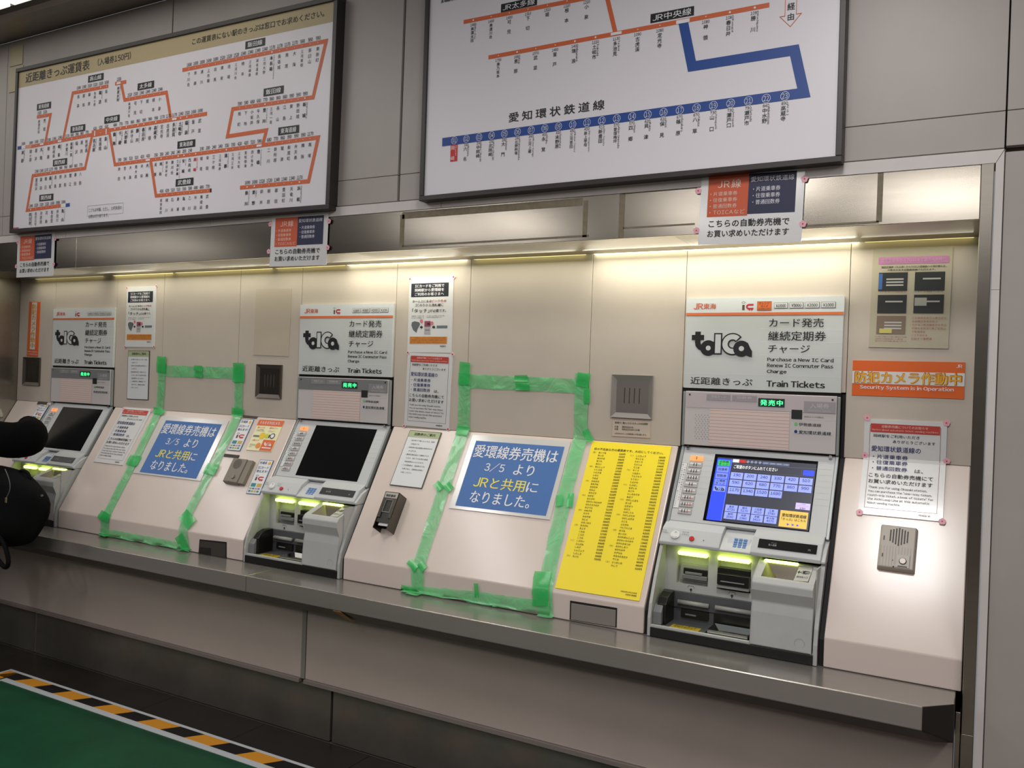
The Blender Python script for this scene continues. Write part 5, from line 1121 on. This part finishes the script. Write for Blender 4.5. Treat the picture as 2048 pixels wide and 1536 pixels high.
strip([(740, 465), (735, 700), (605, 985), (465, 1250), (435, 1440)], .062, t, cs=C7, seed=13, h0=.005)
strip([(5, 1345), (180, 1375), (440, 1425)], .066, t, cs=C7, seed=14, h0=.007, amp=.006)
for i, (pp, w) in enumerate((([(308, 445), (356, 450)], .09), ([(505, 465), (550, 470)], .03), ([(510, 498), (550, 505)], .03), ([(712, 490), (770, 490)], .10), ([(290, 690), (345, 705)], .04), ([(705, 700), (765, 708)], .05), ([(155, 955), (215, 965)], .06), ([(565, 1000), (625, 1010)], .06), ([(5, 1240), (55, 1265)], .04), ([(445, 1240), (495, 1300)], .06), ([(425, 1350), (455, 1440)], .06), ([(0, 1352), (45, 1368)], .04))):
    strip(pp, w, t, 'tape_patch', M_tape2, .010, i + 30, .003, C7)
# ================================================================ floor mat with hazard border
mt = thing('floor_mat', (-2, -.9, 0), 'green floor mat edged with white and black-yellow hazard tape', 'mat')
mx0, my1 = -3.385, -.575
MX1 = -.35
MB().box(mx0, MX1, -2.3, my1, 0, .006).build('mat_sheet', M_green, mt, bevel=.002)
Mw = mat('white_tape', (202, 206, 208), .4); My = mat('yellow_tape', (224, 152, 44), .4); Mk = mat('black_tape', (24, 22, 22), .4)
MB().box(mx0, MX1, my1 - .018, my1, .0062, .0072).build('white_edge_tape', Mw, mt); MB().box(mx0 + .11, MX1, my1 - .125, my1 - .090, .0062, .0078).build('white_inner_tape', Mw, mt)
MB().box(mx0, mx0 + .018, -2.3, my1 - .018, .0062, .0072).build('white_edge_tape', Mw, mt); MB().box(mx0 + .09, mx0 + .125, -2.3, my1 - .125, .0062, .0078).build('white_inner_tape', Mw, mt)
sy = sk = None; wd = .155
for i in range(46):
    x = mx0 + .02 + i * wd
    if x > MX1 - .2: break
    if i < 2:
        o = MB().hexa([(0, my1 - .090, .0062), (wd, my1 - .090, .0062), (wd + .05, my1 - .018, .0062), (.05, my1 - .018, .0062), (0, my1 - .090, .0070), (wd, my1 - .090, .0070), (wd + .05, my1 - .018, .0070), (.05, my1 - .018, .0070)]).build('hazard_block', (Mk, My)[i % 2], mt)
        if i == 0: sk = o
        else: sy = o
    else: o = (sk, sy)[i % 2].copy(); COL.objects.link(o)
    o.matrix_parent_inverse = Matrix.Translation(mt.location).inverted(); o.location = (x, 0, 0)
for i in range(11):
    y = my1 - .02 - i * wd; MB().box(mx0 + .018, mx0 + .090, y - wd, y, .0062, .0070).build('hazard_block', (My, Mk)[i % 2], mt)
# ================================================================ the person at the farthest machine
def skin_mesh(name, J, E_, mtl, parent=None, sub=2, root=0):
    me = bpy.data.meshes.new(name); me.from_pydata([j[:3] for j in J], E_, []); o = bpy.data.objects.new(name, me); link(o, parent)
    me.materials.append(mtl); o.modifiers.new('skin', 'SKIN').use_smooth_shade = True
    sv = me.skin_vertices[0].data if me.skin_vertices else None
    if sv is None:
        bpy.context.view_layer.objects.active = o; me.skin_vertices.new() if hasattr(me.skin_vertices, 'new') else None; sv = me.skin_vertices[0].data
    for i, j in enumerate(J):
        r = j[3]; sv[i].radius = r if isinstance(r, tuple) else (r, r)
    sv[root].use_root = True
    s_ = o.modifiers.new('subd', 'SUBSURF'); s_.levels = sub; s_.render_levels = sub
    return o
px_, py_ = -3.72, -.80
def Pp(x, y, z, r): return (px_ + x, py_ + y, z, r)
elb = at_y((48, 884), -.62); wri = (-3.56, -.42, 1.285)
J = [Pp(0, 0, .88, .13), Pp(0, 0, 1.05, .12), Pp(0, 0, 1.22, .13), Pp(0, .01, 1.30, .06), Pp(0, .02, 1.36, .05), Pp(0, .03, 1.44, .075), Pp(0, .03, 1.52, .06),
     Pp(.17, 0, 1.26, .05), (elb[0], elb[1], elb[2], .038), (*wri, .024), (wri[0] - .03, wri[1] + .05, wri[2] - .01, .030),
     Pp(-.17, 0, 1.26, .05), Pp(-.24, .03, 1.02, .038), Pp(-.18, .22, .98, .024), Pp(-.16, .28, .98, .03),
     Pp(.09, 0, .80, .085), Pp(.10, .01, .44, .055), Pp(.10, -.02, .09, .035), Pp(.10, .10, .04, .035),
     Pp(-.09, 0, .80, .085), Pp(-.10, .01, .44, .055), Pp(-.10, -.02, .09, .035), Pp(-.10, .10, .04, .035)]
E0 = [(0, 1), (1, 2), (2, 3), (3, 4), (4, 5), (5, 6), (2, 7), (7, 8), (8, 9), (9, 10), (2, 11), (11, 12), (12, 13), (13, 14), (0, 15), (15, 16), (16, 17), (17, 18), (0, 19), (19, 20), (20, 21), (21, 22)]
def fingers(b, base, d, up):
    d = Vector(d).normalized(); up = Vector(up).normalized(); sd = d.cross(up)
    for k, (o_, L_) in enumerate(((-.024, .058), (-.008, .068), (.008, .064), (.024, .052))):
        p0 = Vector(base) + sd * o_; i = len(J)
        J.append((*(p0 + d * .02), .0085)); J.append((*(p0 + d * (.02 + L_ * .55) - up * .006), .0078)); J.append((*(p0 + d * (.02 + L_) - up * .018), .0065)); E0.extend([(b, i), (i, i + 1), (i + 1, i + 2)])
    i = len(J); J.append((*(Vector(base) - sd * .034 - d * .01), .010)); J.append((*(Vector(base) - sd * .05 + d * .025), .0085)); E0.extend([(b, i), (i, i + 1)])
fingers(10, J[10][:3], (-.4, .8, -.1), (0, 0, 1)); fingers(14, J[14][:3], (.1, 1, 0), (0, 0, 1))
per = skin_mesh('person', J, E0, M_skin)
tag(per, 'person in a black padded coat at the farthest machine, arm raised, cut by the frame', 'person')
e = np.array(elb)
skin_mesh('coat', [Pp(0, 0, .62, (.21, .16)), Pp(0, 0, .86, (.20, .15)), Pp(0, 0, 1.05, (.18, .145)), Pp(0, 0, 1.21, (.185, .14)), Pp(0, .01, 1.30, (.085, .08)),
                   Pp(.16, 0, 1.26, .095), (e[0] - .16, e[1] - .03, e[2] + .005, .098), (e[0] - .06, e[1], e[2] + .0, .106), (e[0] - .005, e[1] + .055, e[2] + .025, .105), (e[0] - .10, e[1] + .10, e[2] + .04, .085), (wri[0] + .03, wri[1] - .03, wri[2], .05),
                   Pp(-.16, 0, 1.26, .095), Pp(-.25, .03, 1.02, .08), Pp(-.19, .19, .98, .055)],
          [(0, 1), (1, 2), (2, 3), (3, 4), (3, 5), (5, 6), (6, 7), (7, 8), (8, 9), (9, 10), (3, 11), (11, 12), (12, 13)], M_coat, per)
skin_mesh('trousers', [Pp(0, 0, .86, .15), Pp(.09, 0, .74, .10), Pp(.10, .01, .44, .075), Pp(.10, -.01, .10, .06), Pp(-.09, 0, .74, .10), Pp(-.10, .01, .44, .075), Pp(-.10, -.01, .10, .06)], [(0, 1), (1, 2), (2, 3), (0, 4), (4, 5), (5, 6)], M_coat, per)
for sx in (.10, -.10): skin_mesh('shoe', [Pp(sx, -.05, .042, .042), Pp(sx, .04, .042, .045), Pp(sx, .15, .036, .034)], [(0, 1), (1, 2)], M_black, per)
M_hair = mat('grey_blonde_hair', (150, 146, 132), .5, var=.3, scale=60, bump=.5)
hq = at_y((2, 832), -.66); hv = at_y((-30, 800), -.72)
skin_mesh('hair', [Pp(0, -.02, 1.49, .098), Pp(0, -.07, 1.42, .085), Pp(.06, -.06, 1.36, .06), (hv[0], hv[1], hv[2], .045), (hq[0] - .035, hq[1], hq[2] + .02, .026), (hq[0] + .012, hq[1], hq[2] - .008, .008), Pp(-.06, -.06, 1.34, .05), Pp(-.10, -.03, 1.26, .03)], [(0, 1), (1, 2), (2, 3), (3, 4), (4, 5), (1, 6), (6, 7)], M_hair, per)
# shoulder bag
yb_ = -.665
bc = at_y((-22, 1012), yb_); bt = at_y((40, 938), yb_); br = at_y((88, 1010), yb_); bb = at_y((10, 1092), yb_)
ax_, az_ = br[0] - bc[0], (bt[2] - bb[2]) / 2; cz = (bt[2] + bb[2]) / 2
bag = thing('shoulder_bag', (bc[0], yb_, cz - az_), 'bulky black nylon bag hanging beside the person over the ledge', 'bag')
mb = MB(); V = []; nu, nv = 40, 24; rb = random.Random(5)
for j in range(nv + 1):
    ph = -math.pi / 2 + math.pi * j / nv
    for i in range(nu):
        th = 2 * math.pi * i / nu; c_ = math.copysign(abs(math.cos(ph)) ** .75, math.cos(ph)); s_ = math.copysign(abs(math.sin(ph)) ** .8, math.sin(ph))
        wob = 1 + .035 * math.sin(3 * th + 5 * ph) + .025 * math.sin(7 * th - 3 * ph)
        V.append((bc[0] + ax_ * c_ * math.cos(th) * wob, yb_ + .105 * c_ * math.sin(th) * wob, cz + az_ * s_ * (1 + .03 * math.cos(2 * th))))
F_ = [(j * nu + i, j * nu + (i + 1) % nu, (j + 1) * nu + (i + 1) % nu, (j + 1) * nu + i) for j in range(nv) for i in range(nu)]
mb.add(V, F_); mb.build('bag_body', M_bag, bag, smooth=True)
def tube(pts, r, name, m, parent, n=8):
    cu = bpy.data.curves.new(name, 'CURVE'); cu.dimensions = '3D'; cu.bevel_depth = r; cu.bevel_resolution = 2; sp = cu.splines.new('NURBS'); sp.points.add(len(pts) - 1)
    for q, p_ in zip(sp.points, pts): q.co = (*[float(v) for v in p_], 1)
    sp.use_endpoint_u = True; sp.order_u = 4; sp.resolution_u = 6
    tmp = bpy.data.objects.new('tmp', cu); COL.objects.link(tmp); me = bpy.data.meshes.new_from_object(tmp.evaluated_get(bpy.context.evaluated_depsgraph_get())); bpy.data.objects.remove(tmp)
    me.name = name; me.materials.clear(); me.materials.append(m); o = bpy.data.objects.new(name, me); return link(o, parent)
A = lambda u, v, y=yb_ - .08: at_y((u, v), y)
tube([A(-14, 1060), A(4, 1075), A(15, 1105), A(18, 1128), A(12, 1138), A(2, 1128), A(-12, 1108), A(-24, 1085)], .011, 'strap', M_bag, bag)
tube([A(35, 945, yb_), A(48, 936, yb_), A(58, 944, yb_), A(60, 958, yb_)], .008, 'top_loop', M_bag, bag)
tube([A(10, 938, yb_ - .1), A(18, 955, yb_ - .1), A(24, 980, yb_ - .1), A(14, 992, yb_ - .1), A(12, 998, yb_ - .1)], .0022, 'zip_cord', mat('cord_grey', (96, 96, 98), .5), bag)
q = A(12, 1000, yb_ - .105); MB().box(q[0] - .006, q[0] + .006, q[1] - .003, q[1] + .003, q[2] - .014, q[2] + .012).build('zip_pull', mat('brass', (176, 160, 110), .3, .8), bag, bevel=.002)
q = A(84, 991, yb_ - .03); MB().cyl(q, (.6, -.8, 0), .006, .004, 12).build('stud', M_chrome, bag)
